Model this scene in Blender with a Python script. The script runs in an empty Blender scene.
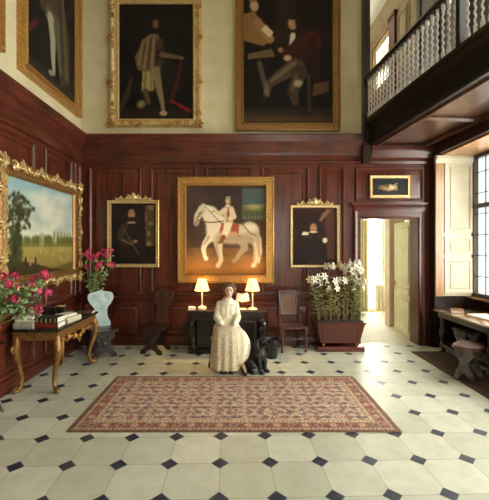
import bpy, bmesh, math, random
import numpy as np
from mathutils import Vector, Matrix, Euler, Quaternion
PI = math.pi
SC = bpy.context.scene
COL = SC.collection
R = random.Random(7)
F, CX, CY, H = 354.0, 237.0, 246.0, 1.9
BW = 6.8          # back wall distance
LW = -2.98        # left wall

# ------------------------------------------------------------------ helpers
def lin(c):
    c = np.asarray(c, float) / 255.0
    return np.where(c <= .04045, c / 12.92, ((c + .055) / 1.055) ** 2.4)

def S(r, g, b):
    v = lin((r, g, b)); return (float(v[0]), float(v[1]), float(v[2]), 1.0)

class NT:
    def __init__(self, m):
        m.use_nodes = True
        self.t = m.node_tree; self.t.nodes.clear()
    def n(self, typ, **kw):
        nd = self.t.nodes.new(typ)
        for k, v in kw.items(): setattr(nd, k, v)
        return nd
    def l(self, a, b): self.t.links.new(a, b)
    def put(self, sock, v):
        if isinstance(v, bpy.types.NodeSocket): self.l(v, sock)
        else: sock.default_value = v
    def math(self, op, a, b=0.0, c=None):
        nd = self.n('ShaderNodeMath', operation=op)
        self.put(nd.inputs[0], a); self.put(nd.inputs[1], b)
        if c is not None: self.put(nd.inputs[2], c)
        return nd.outputs[0]
    def mix(self, f, a, b):
        nd = self.n('ShaderNodeMix', data_type='RGBA')
        self.put(nd.inputs[0], f); self.put(nd.inputs[6], a); self.put(nd.inputs[7], b)
        return nd.outputs[2]
    def noise(self, vec, scale, detail=3, rough=.55):
        nd = self.n('ShaderNodeTexNoise'); nd.inputs['Scale'].default_value = scale
        nd.inputs['Detail'].default_value = detail; nd.inputs['Roughness'].default_value = rough
        self.l(vec, nd.inputs['Vector']); return nd.outputs[0]
    def ramp(self, f, stops, interp='LINEAR'):
        nd = self.n('ShaderNodeValToRGB'); cr = nd.color_ramp; cr.interpolation = interp
        while len(cr.elements) > 1: cr.elements.remove(cr.elements[-1])
        cr.elements[0].position = stops[0][0]; cr.elements[0].color = stops[0][1]
        for p, c in stops[1:]:
            e = cr.elements.new(p); e.color = c
        self.l(f, nd.inputs[0]); return nd.outputs[0]
    def coords(self, scale=(1, 1, 1), rot=(0, 0, 0), loc=(0, 0, 0), kind='Object'):
        tc = self.n('ShaderNodeTexCoord'); mp = self.n('ShaderNodeMapping')
        mp.inputs['Scale'].default_value = scale; mp.inputs['Rotation'].default_value = rot
        mp.inputs['Location'].default_value = loc
        self.l(tc.outputs[kind], mp.inputs['Vector']); return mp.outputs[0]
    def bsdf(self, col, rough=.5, metal=0.0, bump=None, bstr=.2, bdist=.01, coat=0.0, spec=.5, **kw):
        b = self.n('ShaderNodeBsdfPrincipled'); o = self.n('ShaderNodeOutputMaterial')
        self.put(b.inputs['Base Color'], col); self.put(b.inputs['Roughness'], rough)
        self.put(b.inputs['Metallic'], metal); b.inputs['Coat Weight'].default_value = coat
        b.inputs['Coat Roughness'].default_value = .15
        b.inputs['Specular IOR Level'].default_value = spec
        for k, v in kw.items(): self.put(b.inputs[k.replace('_', ' ')], v)
        if bump is not None:
            bp = self.n('ShaderNodeBump'); bp.inputs['Strength'].default_value = bstr
            bp.inputs['Distance'].default_value = bdist
            self.l(bump, bp.inputs['Height']); self.l(bp.outputs[0], b.inputs['Normal'])
        self.l(b.outputs[0], o.inputs[0]); return b

MATS = {}
def m_speck(name, c1, c2, scale=12, rough=.5, metal=0.0, bstr=.15, coat=0.0, stretch=(1, 1, 1), lo=.35, hi=.65, spec=.5, **kw):
    if name in MATS: return MATS[name]
    m = bpy.data.materials.new(name); t = NT(m)
    v = t.coords(stretch); f = t.noise(v, scale, 4)
    c = t.ramp(f, [(lo, c1), (hi, c2)])
    t.bsdf(c, rough, metal, f, bstr, .01, coat, spec, **kw)
    MATS[name] = m; return m
def m_wood(name, dark, light, axis='z', rough=.34, scale=5, coat=.25, spec=.5):
    st = {'x': (1, 14, 14), 'y': (14, 1, 14), 'z': (14, 14, 1)}[axis]
    if name in MATS: return MATS[name]
    m = bpy.data.materials.new(name); t = NT(m)
    v = t.coords(st); f = t.noise(v, scale * .35, 5, .6)
    big = t.noise(t.coords((1.2, 1.2, .5)), 1.6, 2)
    g = t.math('ADD', t.math('MULTIPLY', f, .65), t.math('MULTIPLY', big, .35))
    c = t.ramp(g, [(.36, dark), (.62, light)])
    t.bsdf(c, rough, 0, f, .06, .004, coat, spec)
    MATS[name] = m; return m

WOOD = m_wood('mahogany_panelling', S(43, 17, 10), S(104, 46, 29), 'z', .3, 5, .1)
WOODX = m_wood('mahogany_mouldings', S(40, 16, 10), S(95, 42, 27), 'x', .3, 5, .1)
WOODD = m_wood('dark_oak', S(26, 14, 11), S(54, 30, 21), 'z', .35)
WOODDX = m_wood('dark_oak_lengthwise', S(30, 16, 12), S(58, 33, 23), 'x', .4)
SOFFIT = m_wood('soffit_boards', S(60, 38, 27), S(100, 68, 48), 'x', .3)
BAYWOOD = m_wood('pale_bay_wood', S(150, 104, 68), S(196, 152, 106), 'z', .35)
EBON = m_wood('ebonised_carving', S(14, 9, 8), S(36, 22, 18), 'z', .28, 5, .4)
CHAIRW = m_wood('walnut_chair', S(44, 24, 20), S(92, 54, 46), 'z', .3, 5, .4)
PLANTW = m_wood('red_brown_planter', S(62, 22, 18), S(104, 44, 34), 'x', .3, 4, .4)
PLASTER = m_speck('cream_plaster', S(192, 181, 144), S(204, 194, 158), 3, .85, 0, .04)
PALEWALL = m_speck('pale_wall', S(214, 206, 180), S(228, 221, 198), 3, .85, 0, .03)
CEILM = m_speck('ceiling_plaster', S(220, 214, 196), S(232, 226, 210), 3, .9, 0, .03)
SHUT = m_speck('daylit_cream_shutter', S(214, 206, 178), S(228, 220, 194), 4, .4, 0, .03)  # cream holds daylight reflected off the wooden shutter; window frames share it
DOORP = m_speck('olive_cream_paint', S(186, 180, 140), S(200, 194, 154), 4, .45, 0, .03)
GOLD = m_speck('gilt', S(158, 114, 58), S(204, 160, 94), 30, .34, .7, .2, 0, (1, 1, 1), .3, .7)
GOLDP = m_speck('pale_gilt', S(190, 160, 104), S(232, 208, 152), 30, .34, .55, .2, 0, (1, 1, 1), .3, .7)
GOLDD = m_speck('worn_and_shaded_gilt', S(112, 76, 38), S(168, 124, 70), 30, .38, .5, .2, 0, (1, 1, 1), .3, .7)
MARBLE = m_speck('dark_green_marble', S(16, 20, 17), S(44, 52, 44), 9, .16, 0, .02)
BLACKM = m_speck('black_paint', S(12, 12, 13), S(26, 26, 28), 14, .35, 0, .05)
BRASS = m_speck('brass', S(150, 110, 52), S(196, 152, 82), 10, .3, .9, .05)
STEEL = m_speck('dull_wire', S(60, 48, 36), S(86, 70, 52), 10, .4, .6, .05)
TERRA = m_speck('terracotta', S(134, 72, 48), S(160, 92, 64), 10, .8, 0, .1)
SOIL = m_speck('potting_soil', S(34, 24, 18), S(64, 46, 34), 40, .95, 0, .5)
STEM = m_speck('plant_stem', S(98, 112, 52), S(142, 152, 84), 10, .6, 0, .05)
LEAF = m_speck('geranium_leaf', S(92, 124, 74), S(168, 190, 138), 9, .55, 0, .1)
LILYLEAF = m_speck('lily_leaf', S(118, 134, 74), S(180, 190, 124), 9, .5, 0, .1)
PINK = m_speck('pink_petal', S(176, 28, 70), S(226, 76, 120), 22, .6, 0, .1)
WHITEP = m_speck('white_petal', S(236, 232, 212), S(250, 247, 234), 12, .6, 0, .05)
YELLOW = m_speck('yellow_stamen', S(196, 150, 50), S(220, 176, 72), 12, .7, 0, .05)
PAPER = m_speck('paper', S(226, 220, 200), S(240, 235, 218), 20, .8, 0, .05)
LENS = m_speck('window_glare_blue_grey', S(140, 166, 166), S(176, 196, 192), 5, .3, 0, .05, .3)  # blue-grey carries window glare off a glossy dark chair back

# --------------------------------------------------------------- mesh builder
class MB:
    def __init__(self): self.bm = bmesh.new()
    def _add(self, verts, faces, M=None):
        vs = [self.bm.verts.new((M @ Vector(v)) if M is not None else v) for v in verts]
        for f in faces:
            try: self.bm.faces.new([vs[i] for i in f])
            except ValueError: pass
        return vs
    def box(self, x0, y0, z0, x1, y1, z1, M=None):
        v = [(x0, y0, z0), (x1, y0, z0), (x1, y1, z0), (x0, y1, z0), (x0, y0, z1), (x1, y0, z1), (x1, y1, z1), (x0, y1, z1)]
        self._add(v, [(3, 2, 1, 0), (4, 5, 6, 7), (0, 1, 5, 4), (1, 2, 6, 5), (2, 3, 7, 6), (3, 0, 4, 7)], M); return self
    def frustum(self, b, t, z0, z1, M=None):   # b, t = (x0,y0,x1,y1)
        v = [(b[0], b[1], z0), (b[2], b[1], z0), (b[2], b[3], z0), (b[0], b[3], z0), (t[0], t[1], z1), (t[2], t[1], z1), (t[2], t[3], z1), (t[0], t[3], z1)]
        self._add(v, [(3, 2, 1, 0), (4, 5, 6, 7), (0, 1, 5, 4), (1, 2, 6, 5), (2, 3, 7, 6), (3, 0, 4, 7)], M); return self
    def rbox(self, x0, y0, z0, x1, y1, z1, r=.01, M=None, seg=2):
        b = bmesh.new(); v = bmesh.ops.create_cube(b, size=1)['verts']
        for q in v: q.co = ((x0 + x1) / 2 + q.co.x * (x1 - x0), (y0 + y1) / 2 + q.co.y * (y1 - y0), (z0 + z1) / 2 + q.co.z * (z1 - z0))
        bmesh.ops.bevel(b, geom=b.edges[:], offset=r, segments=seg, affect='EDGES', profile=.5)
        self.join(b, M); return self
    def join(self, b, M=None):
        b.verts.index_update()
        self._add([v.co.copy() for v in b.verts], [[v.index for v in f.verts] for f in b.faces], M); b.free()
    def sph(self, c, s, M=None, sub=2, rot=None):
        b = bmesh.new(); bmesh.ops.create_icosphere(b, subdivisions=sub, radius=1)
        if not hasattr(s, '__len__'): s = (s, s, s)
        T = Matrix.Translation(c)
        if rot is not None: T = T @ Euler(rot).to_matrix().to_4x4()
        T = T @ Matrix.Diagonal((s[0], s[1], s[2], 1))
        self.join(b, (M @ T) if M is not None else T); return self
    def tube(self, pts, rad, seg=8, M=None, flat=None, cap=True):
        pts = [Vector(p) for p in pts]; n = len(pts)
        if not hasattr(rad, '__len__'): rad = [rad] * n
        rings = []; prev = None
        for i, p in enumerate(pts):
            d = (pts[min(i + 1, n - 1)] - pts[max(i - 1, 0)])
            if d.length < 1e-9: d = Vector((0, 0, 1))
            d.normalize()
            if prev is None:
                a = Vector((0, 0, 1)) if abs(d.z) < .9 else Vector((0, 1, 0)); u = d.cross(a).normalized()
            else:
                u = prev - d * prev.dot(d)
                u = u.normalized() if u.length > 1e-6 else d.orthogonal().normalized()
            prev = u; w = d.cross(u); f = flat or (1, 1)
            rings.append([p + (u * math.cos(2 * PI * k / seg) * f[0] + w * math.sin(2 * PI * k / seg) * f[1]) * rad[i] for k in range(seg)])
        v = [q for r in rings for q in r]; fc = []
        for i in range(n - 1):
            for k in range(seg):
                k2 = (k + 1) % seg; fc.append((i * seg + k, i * seg + k2, (i + 1) * seg + k2, (i + 1) * seg + k))
        if cap: fc += [tuple(range(seg))[::-1], tuple((n - 1) * seg + k for k in range(seg))]
        self._add(v, fc, M); return self
    def lathe(self, prof, seg=16, M=None):
        v = []; fc = []; n = len(prof)
        for r, z in prof:
            for k in range(seg): v.append((max(r, 1e-4) * math.cos(2 * PI * k / seg), max(r, 1e-4) * math.sin(2 * PI * k / seg), z))
        for i in range(n - 1):
            for k in range(seg):
                k2 = (k + 1) % seg; fc.append((i * seg + k, i * seg + k2, (i + 1) * seg + k2, (i + 1) * seg + k))
        fc += [tuple(range(seg))[::-1], tuple((n - 1) * seg + k for k in range(seg))]
        self._add(v, fc, M); return self
    def prism(self, poly, y0, y1, M=None):     # polygon in xz, thickness along y
        n = len(poly); v = [(x, y0, z) for x, z in poly] + [(x, y1, z) for x, z in poly]
        fc = [tuple(range(n)), tuple(range(2 * n - 1, n - 1, -1))]
        for i in range(n):
            j = (i + 1) % n; fc.append((i, i + n, j + n, j))
        vs = self._add(v, fc, M); return self
    def slab(self, poly, z0, z1, M=None):      # polygon in xy, thickness along z
        n = len(poly); v = [(x, y, z0) for x, y in poly] + [(x, y, z1) for x, y in poly]
        fc = [tuple(range(n))[::-1], tuple(range(n, 2 * n))]
        for i in range(n):
            j = (i + 1) % n; fc.append((i, j, j + n, i + n))
        self._add(v, fc, M); return self
    def sweep(self, x0, z0, x1, z1, prof, yb=0.0, M=None):   # mitred rectangular frame on a wall
        v = []
        for d, n in prof:
            v += [(x0 + d, yb - n, z0 + d), (x1 - d, yb - n, z0 + d), (x1 - d, yb - n, z1 - d), (x0 + d, yb - n, z1 - d)]
        k = len(prof); fc = []
        for i in range(k):
            i2 = (i + 1) % k
            for j in range(4):
                j2 = (j + 1) % 4; fc.append((i * 4 + j, i * 4 + j2, i2 * 4 + j2, i2 * 4 + j))
        self._add(v, fc, M); return self
    def run(self, prof, x0, x1, M=None):       # straight moulding along x, prof = (out, z)
        n = len(prof); v = [(x0, -a, z) for a, z in prof] + [(x1, -a, z) for a, z in prof]
        fc = [tuple(range(n)), tuple(range(2 * n - 1, n - 1, -1))]
        for i in range(n):
            j = (i + 1) % n; fc.append((i, i + n, j + n, j))
        self._add(v, fc, M); return self
    def twist(self, p0, p1, r, turns, seg=7, per=8, off=.45, M=None):
        p0, p1 = Vector(p0), Vector(p1); d = (p1 - p0).normalized(); u = d.orthogonal().normalized(); w = d.cross(u)
        n = int(turns * per) + 1
        pts = [p0.lerp(p1, i / (n - 1)) + (u * math.cos(2 * PI * turns * i / (n - 1)) + w * math.sin(2 * PI * turns * i / (n - 1))) * r * off for i in range(n)]
        return self.tube(pts, r, seg, M)
    def build(self, name, mat, parent=None, smooth=40, loc=(0, 0, 0), rotz=0):
        bm = self.bm
        bmesh.ops.recalc_face_normals(bm, faces=bm.faces[:])
        me = bpy.data.meshes.new(name); bm.to_mesh(me); bm.free()
        me.materials.append(mat)
        if smooth:
            me.polygons.foreach_set('use_smooth', [True] * len(me.polygons))
            me.set_sharp_from_angle(angle=math.radians(smooth))
        o = bpy.data.objects.new(name, me); COL.objects.link(o)
        o.location = loc; o.rotation_euler = (0, 0, rotz)
        if parent: o.parent = parent
        return o

def thing(name, label, cat, loc=(0, 0, 0), rotz=0, group=None):
    o = bpy.data.objects.new(name, None); COL.objects.link(o); o.empty_display_size = .1
    o.location = loc; o.rotation_euler = (0, 0, rotz); tag(o, label, cat, group); return o
def tag(o, label, cat, group=None):
    o['label'] = label; o['category'] = cat
    if group: o['group'] = group
    return o
def struct(o):
    o['kind'] = 'structure'; return o
def dup(root, loc, rotz, label):
    r = root.copy(); COL.objects.link(r); r.location = loc; r.rotation_euler = (0, 0, rotz); r['label'] = label
    for ch in list(root.children):
        c = ch.copy(); COL.objects.link(c); c.parent = r
        for g in list(ch.children):
            d = g.copy(); COL.objects.link(d); d.parent = c
    return r
def remeshed(mb, voxel, smooth=4):
    bm = mb.bm; me = bpy.data.meshes.new('tmp'); bm.to_mesh(me); bm.free()
    o = bpy.data.objects.new('tmp', me); COL.objects.link(o)
    md = o.modifiers.new('r', 'REMESH'); md.mode = 'VOXEL'; md.voxel_size = voxel
    if smooth:
        s = o.modifiers.new('s', 'SMOOTH'); s.iterations = smooth; s.factor = .5
    bpy.context.view_layer.update(); dg = bpy.context.evaluated_depsgraph_get()
    out = bpy.data.meshes.new_from_object(o.evaluated_get(dg))
    bpy.data.objects.remove(o); bpy.data.meshes.remove(me)
    return out
def meshobj(name, me, mat, parent=None):
    me.name = name; me.materials.clear(); me.materials.append(mat)
    me.polygons.foreach_set('use_smooth', [True] * len(me.polygons))
    o = bpy.data.objects.new(name, me); COL.objects.link(o)
    if parent: o.parent = parent
    return o
def capsule(mb, p0, r0, p1, r1, n=7):
    p0, p1 = Vector(p0), Vector(p1)
    for i in range(n + 1):
        t = i / n; mb.sph(p0.lerp(p1, t), r0 + (r1 - r0) * t, sub=2)
def fz(px, py):          # floor point under a picture position
    Y = F * H / (py - CY); return (px - CX) / F * Y, Y
def wx(px, Y): return (px - CX) / F * Y
def wz(py, Y): return H - (py - CY) / F * Y

# --------------------------------------------------------------- painter for canvases
class Paint:
    def __init__(self, w, h, step, bg):
        self.w, self.h = w, h
        self.nx = max(8, int(w / step)); self.nz = max(8, int(h / step))
        self.u, self.v = np.meshgrid(np.linspace(0, 1, self.nx), np.linspace(0, 1, self.nz))
        self.x = self.u * w; self.y = self.v * h
        self.c = np.zeros((self.nz, self.nx, 3)); self.c[:] = bg
        self.rs = np.random.RandomState(int(w * 1000 + h * 77))
    def put(self, a, col):
        a = np.clip(a, 0, 1)[..., None]; self.c = self.c * (1 - a) + np.asarray(col, float) * a; return self
    def ell(self, cx, cy, rx, ry, col, rot=0, soft=.15, op=1):
        dx = (self.u - cx) * self.w; dy = (self.v - cy) * self.h; r = math.radians(rot)
        a = (dx * math.cos(r) + dy * math.sin(r)) / (rx * self.w); b = (-dx * math.sin(r) + dy * math.cos(r)) / (ry * self.w)
        d = np.sqrt(a * a + b * b); return self.put(op * np.clip((1 + soft - d) / (2 * soft), 0, 1), col)
    def poly(self, pts, col, op=1):
        ins = np.zeros(self.u.shape, bool); n = len(pts)
        for i in range(n):
            (x1, y1), (x2, y2) = pts[i], pts[(i + 1) % n]
            c = ((y1 > self.v) != (y2 > self.v))
            xi = (x2 - x1) * (self.v - y1) / ((y2 - y1) if abs(y2 - y1) > 1e-9 else 1e-9) + x1
            ins ^= c & (self.u < xi)
        return self.put(ins * op, col)
    def stroke(self, pts, rads, col, op=1):
        if not hasattr(rads, '__len__'): rads = [rads] * len(pts)
        a = np.zeros(self.u.shape)
        for i in range(len(pts) - 1):
            (x1, y1), (x2, y2) = pts[i], pts[i + 1]
            x1 *= self.w; x2 *= self.w; y1 *= self.h; y2 *= self.h
            L2 = (x2 - x1) ** 2 + (y2 - y1) ** 2 + 1e-12
            t = np.clip(((self.x - x1) * (x2 - x1) + (self.y - y1) * (y2 - y1)) / L2, 0, 1)
            d = np.hypot(self.x - x1 - t * (x2 - x1), self.y - y1 - t * (y2 - y1))
            r = (rads[i] + (rads[i + 1] - rads[i]) * t) * self.w
            a = np.maximum(a, np.clip((r - d) / (.25 * r + 1e-6) + .5, 0, 1))
        return self.put(a * op, col)
    def grad(self, v0, v1, c0, c1, op=1):
        t = np.clip((self.v - v0) / (v1 - v0), 0, 1)[..., None]
        m = ((self.v >= min(v0, v1)) & (self.v <= max(v0, v1)))[..., None] * op
        self.c = self.c * (1 - m) + m * (np.asarray(c0, float) * (1 - t) + np.asarray(c1, float) * t); return self
    def blot(self, cells, col, thr=.6, op=.6, region=None):
        g = self.rs.rand(cells[1] + 2, cells[0] + 2)
        X = self.u * cells[0]; Yv = self.v * cells[1]; i = np.minimum(X.astype(int), cells[0]); j = np.minimum(Yv.astype(int), cells[1])
        fx = X - i; fy = Yv - j; fx = fx * fx * (3 - 2 * fx); fy = fy * fy * (3 - 2 * fy)
        n = g[j, i] * (1 - fx) * (1 - fy) + g[j, i + 1] * fx * (1 - fy) + g[j + 1, i] * (1 - fx) * fy + g[j + 1, i + 1] * fx * fy
        a = np.clip((n - thr) / .15, 0, 1) * op
        if region is not None:
            u0, v0, u1, v1 = region; a = a * ((self.u > u0) & (self.u < u1) & (self.v > v0) & (self.v < v1))
        return self.put(a, col)
    def mesh(self, name, mat, parent, x0, y, z0, M=None):
        q = np.pad(self.c, ((1, 1), (1, 1), (0, 0)), 'edge'); self.c = .4 * self.c + .15 * (q[2:, 1:-1] + q[:-2, 1:-1] + q[1:-1, 2:] + q[1:-1, :-2])
        self.c = np.clip(self.c + self.rs.randn(self.nz, self.nx, 1) * 2.5, 0, 255)
        vs = [(x0 + self.x[j, i], y, z0 + self.y[j, i]) for j in range(self.nz) for i in range(self.nx)]
        nx = self.nx
        fs = [(j * nx + i, j * nx + i + 1, (j + 1) * nx + i + 1, (j + 1) * nx + i) for j in range(self.nz - 1) for i in range(nx - 1)]
        return colgrid(name, vs, fs, self.c.reshape(-1, 3), mat, parent)
def colgrid(name, vs, fs, cols, mat, parent=None):
    me = bpy.data.meshes.new(name); me.from_pydata(vs, [], fs)
    at = me.color_attributes.new('pigment', 'FLOAT_COLOR', 'POINT')
    c = np.ones((len(vs), 4)); c[:, :3] = lin(cols)
    at.data.foreach_set('color', c.ravel())
    me.materials.append(mat); o = bpy.data.objects.new(name, me); COL.objects.link(o)
    if parent: o.parent = parent
    return o
def m_pig(name, rough, coat=0.0, bscale=160, bstr=.1, spec=.5):
    m = bpy.data.materials.new(name); t = NT(m)
    a = t.n('ShaderNodeAttribute', attribute_name='pigment')
    t.bsdf(a.outputs['Color'], rough, 0, t.noise(t.coords(), bscale, 2), bstr, .003, coat, spec); return m
OIL = m_pig('oil_paint_on_canvas', .5, 0, 160, .1, .18)
PILE = m_pig('woven_wool', .75, 0, 260, .5, .35)
# ------------------------------------------------------------------ room shell
def m_floor():
    m = bpy.data.materials.new('octagon_stone_and_slate_floor'); t = NT(m)
    v = t.coords((1, 1, 1), (0, 0, -.028)); sp = t.n('ShaderNodeSeparateXYZ'); t.l(v, sp.inputs[0])
    P = .4405
    def cell(s, off):
        a = t.math('DIVIDE', t.math('SUBTRACT', s, off), P)
        fr = t.math('SUBTRACT', a, t.math('ROUND', a)); return t.math('MULTIPLY', t.math('ABSOLUTE', fr), P), t.math('FLOOR', a)
    fx, ix = cell(sp.outputs[0], FX0); fy, iy = cell(sp.outputs[1], FY0)
    dia = t.math('LESS_THAN', t.math('ADD', fx, fy), .077)
    edge = t.math('LESS_THAN', t.math('MINIMUM', fx, fy), .0035)
    edge2 = t.math('LESS_THAN', t.math('ABSOLUTE', t.math('SUBTRACT', t.math('ADD', fx, fy), .079)), .003)
    joint = t.math('MAXIMUM', edge, edge2)
    cb = t.n('ShaderNodeCombineXYZ'); t.l(ix, cb.inputs[0]); t.l(iy, cb.inputs[1])
    wn = t.n('ShaderNodeTexWhiteNoise', noise_dimensions='2D'); t.l(cb.outputs[0], wn.inputs[0])
    base = t.ramp(wn.outputs[0], [(0, S(188, 190, 170)), (1, S(212, 213, 196))])
    vein = t.noise(t.coords((1, 1, 1)), 5, 6, .65)
    stone = t.mix(t.math('MULTIPLY', t.ramp(vein, [(.42, (0, 0, 0, 1)), (.7, (1, 1, 1, 1))]), .35), base, S(160, 158, 134))
    stone = t.mix(t.math('MULTIPLY', joint, .55), stone, S(120, 118, 100))
    slate = t.ramp(t.noise(t.coords((1, 1, 1)), 14, 4), [(.3, S(36, 40, 54)), (.7, S(66, 70, 84))])
    c = t.mix(dia, stone, slate)
    rg = t.ramp(vein, [(.3, (.32, .32, .32, 1)), (.7, (.46, .46, .46, 1))])
    t.bsdf(c, rg, 0, t.math('SUBTRACT', vein, joint), .12, .003, 0, .5)
    return m
# rotated pattern: offsets are measured in the rotated frame, from the diamond seen at (369.3, 460.5)
_x, _y = fz(369.3, 460.5); _c, _s = math.cos(-.028), math.sin(-.028)
FX0 = (_x * _c - _y * _s) % .4405; FY0 = (_x * _s + _y * _c) % .4405
FLOORM = m_floor()
STONE2 = m_speck('pale_passage_stone', S(198, 192, 166), S(214, 208, 184), 6, .6, 0, .05)

struct(MB().box(-3.3, -2.9, -.15, 5, 6.95, 0).build('floor', FLOORM, smooth=0))
struct(MB().box(1.6, 6.95, -.15, 4.6, 10.6, -.001).build('floor', STONE2, smooth=0))
struct(MB().box(-3.3, -2.9, 7.7, 5, 10.8, 7.85).build('ceiling', CEILM, smooth=0))

def holes(mb, x0, x1, z0, z1, hs, y0, y1):
    xs = sorted({x0, x1} | {h[0] for h in hs} | {h[1] for h in hs}); zs = sorted({z0, z1} | {h[2] for h in hs} | {h[3] for h in hs})
    for a, b in zip(xs, xs[1:]):
        for c, d in zip(zs, zs[1:]):
            mx, mz = (a + b) / 2, (c + d) / 2
            if not any(h[0] < mx < h[1] and h[2] < mz < h[3] for h in hs): mb.box(a, y0, c, b, y1, d)
    return mb
BOL = [(0, 0), (0, .022), (.012, .036), (.028, .034), (.042, .016), (.05, .008), (.05, 0)]
def panel(mb, x0, z0, x1, z1, b=.075):
    mb.sweep(x0, z0, x1, z1, BOL)
    mb.sweep(x0 + .05, z0 + .05, x1 - .05, z1 - .05, [(0, 0), (b, .02), (b + .01, .02), (b + .01, 0)])
    mb.box(x0 + .05 + b, -.02, z0 + .05 + b, x1 - .05 - b, .002, z1 - .05 - b)
CORN = [(0, 3.47), (.035, 3.48), (.05, 3.51), (.03, 3.55), (.03, 3.70), (.055, 3.73), (.065, 3.79), (.11, 3.84), (.135, 3.90), (.135, 3.93), (.16, 3.97), (.16, 4.01), (0, 4.01)]
DADO = [(0, .82), (.02, .83), (.03, .86), (.045, .90), (.06, .925), (.06, .95), (0, .96)]
BASE = [(0, 0), (.035, 0), (.035, .13), (.02, .17), (0, .18)]

# ---- wall_back
wb = holes(MB(), -3.3, 4.5, 0, 7.7, [(2.338, 3.499, -.1, 2.452), (2.47, 4.5, 3.9, 7.7)], .03, .28)
wall_back = struct(wb.build('wall_back', PLASTER, smooth=0, loc=(0, BW, 0)))
pb = holes(MB(), LW, 3.9, 0, 3.6, [(2.338, 3.499, -.1, 2.452)], 0, .03)
for x0, x1 in ((-2.84, -1.84), (-1.66, -.78), (-.60, .27), (.47, 1.38), (1.57, 2.06)):
    panel(pb, x0, 1.0, x1, 3.42)
    panel(pb, x0, .22, x1, .79, .06)
panel(pb, 2.27, 2.76, 3.58, 3.40)
o = pb.build('panelling', WOOD, wall_back)
MB().run(CORN, LW, 2.375).run(DADO, LW, 2.2).build('cornice_and_dado', WOODX, wall_back)
SUBC = [(0, 3.46), (.04, 3.47), (.05, 3.52), (.10, 3.56), (.10, 3.60), (.13, 3.64), (.15, 3.72), (.15, 3.80), (0, 3.80)]
MB().run(SUBC, 2.545, 3.70).build('cornice_under_gallery', WOODX, wall_back)
struct(MB().run(BASE, LW + .036, 2.22).build('baseboard_back', WOODX, loc=(0, BW, 0)))
# door surround
ARCH = [(0, 0), (0, -.05), (.02, -.06), (.04, -.045), (.09, -.035), (.12, -.04), (.14, -.02), (.14, 0)]
ar = MB()
ar.slab([(2.23 + a, b) for a, b in ARCH], 0, 2.56)
ar.slab([(3.607 - a, b) for a, b in ARCH], 0, 2.56)
ar.run([(-b, 2.67 - a * 1.7) for a, b in ARCH], 2.23, 3.607)
ar.run([(0, 2.66), (.07, 2.67), (.09, 2.70), (.09, 2.72), (0, 2.735)], 2.18, 3.65)
struct(ar.build('trim_1', WOODX, loc=(0, BW, 0)))
lining = MB().box(2.34, .001, 0, 2.37, .31, 2.42).box(3.467, .001, 0, 3.497, .31, 2.42).box(2.34, .001, 2.42, 3.497, .31, 2.45)
struct(lining.build('trim_2', WOOD, loc=(0, BW, 0)))
# ---- wall_left
wl = struct(MB().box(-2.9, .03, 0, 10.8, .25, 7.7).build('wall_left', PLASTER, smooth=0, loc=(LW, 0, 0), rotz=PI / 2))
pl = MB().box(-2.6, 0, 0, BW, .03, 3.6)
for x0, x1 in ((-2.3, -1.3), (-1.05, -.05), (.2, 1.2), (1.45, 2.45), (2.7, 3.75), (4.0, 5.2), (5.46, 6.36)):
    panel(pl, x0, 1.0, x1, 3.42); panel(pl, x0, .22, x1, .79, .06)
panel(pl, 6.46, 1.0, 6.70, 3.42, .03)
pl.build('panelling', WOOD, wl)
MB().run(CORN, -2.6, BW - .001).run(DADO, -2.6, BW - .06).build('cornice_and_dado', WOODX, wl)
struct(MB().run(BASE, -2.6, BW).build('baseboard_left', WOODX, loc=(LW, 0, 0), rotz=PI / 2))
# ---- wall_front, behind the camera, with one window
wf = holes(MB(), -5, 3.3, 0, 7.7, [(-2.8, -1.0, 1.0, 3.6)], 0, .25)
struct(wf.build('wall_front', PLASTER, smooth=0, loc=(0, -2.6, 0), rotz=PI))
# ---- wall_right: two window bays below, gallery windows above
XR, XW, YB = 3.70, 4.42, 6.62
BAYS = ((3.3, YB), (-1.9, 2.4))
wr = MB()
wr.box(-YB - .2, 0, 0, -YB, .80, 4.0)                       # far pier with the shutter on its face
wr.box(-3.3, 0, 0, -2.4, .8, 4.0); wr.box(1.9, 0, 0, 2.9, 1.3, 4.0)
wr.box(-YB, 0, 3.60, 1.9, .08, 4.0)                          # lintel
wall_right = struct(wr.build('wall_right', WOODD, smooth=0, loc=(XR, 0, 0), rotz=-PI / 2))
for a, b in BAYS:
    MB().box(-b, .72, 0, -a, .9, .93).build('apron', WOODD, wall_right, 0)
    MB().box(-b, .08, 3.57, -a, .8, 3.66).build('bay_soffit', BAYWOOD, wall_right, 0)
    MB().rbox(-b, .60, .93, -a, .92, .965, .008).build('sill', BAYWOOD, wall_right)
gw = holes(MB(), -10.8, 2.9, 4.0, 7.7, [(-9.65, -8.55, 6.05, 7.2), (-4.6, -2.6, 5.0, 7.1), (-1.4, 1.0, 5.0, 7.1)], 0, .25)
TAN = m_speck('tan_gallery_paint', S(150, 132, 96), S(170, 152, 114), 3, .7, 0, .04)
gal = struct(gw.build('wall_right', TAN, smooth=0, loc=(3.72, 0, 0), rotz=-PI / 2))
MB().run([(0, 7.35), (.05, 7.38), (.08, 7.46), (.16, 7.56), (.18, 7.66), (.18, 7.7), (0, 7.7)], -10.4, 2.6).build('cornice', TAN, gal)
gp = MB().box(-8.53, -.07, 4.3, -8.22, 0, 7.3).box(-8.56, -.09, 7.3, -8.19, 0, 7.38)
gp.sweep(-9.69, 6.01, -8.51, 7.24, [(0, 0), (0, .025), (.03, .03), (.04, .015), (.04, 0)])
gp.box(-10.3, -.03, 4.23, -7.17, 0, 5.95)
gp.build('window_surround', WOOD, gal)
pg = MB(); panel(pg, -8.15, 6.1, -7.72, 7.2, .03); panel(pg, -7.64, 6.1, -7.22, 7.2, .03)
pg.build('panelling', TAN, gal)
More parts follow.
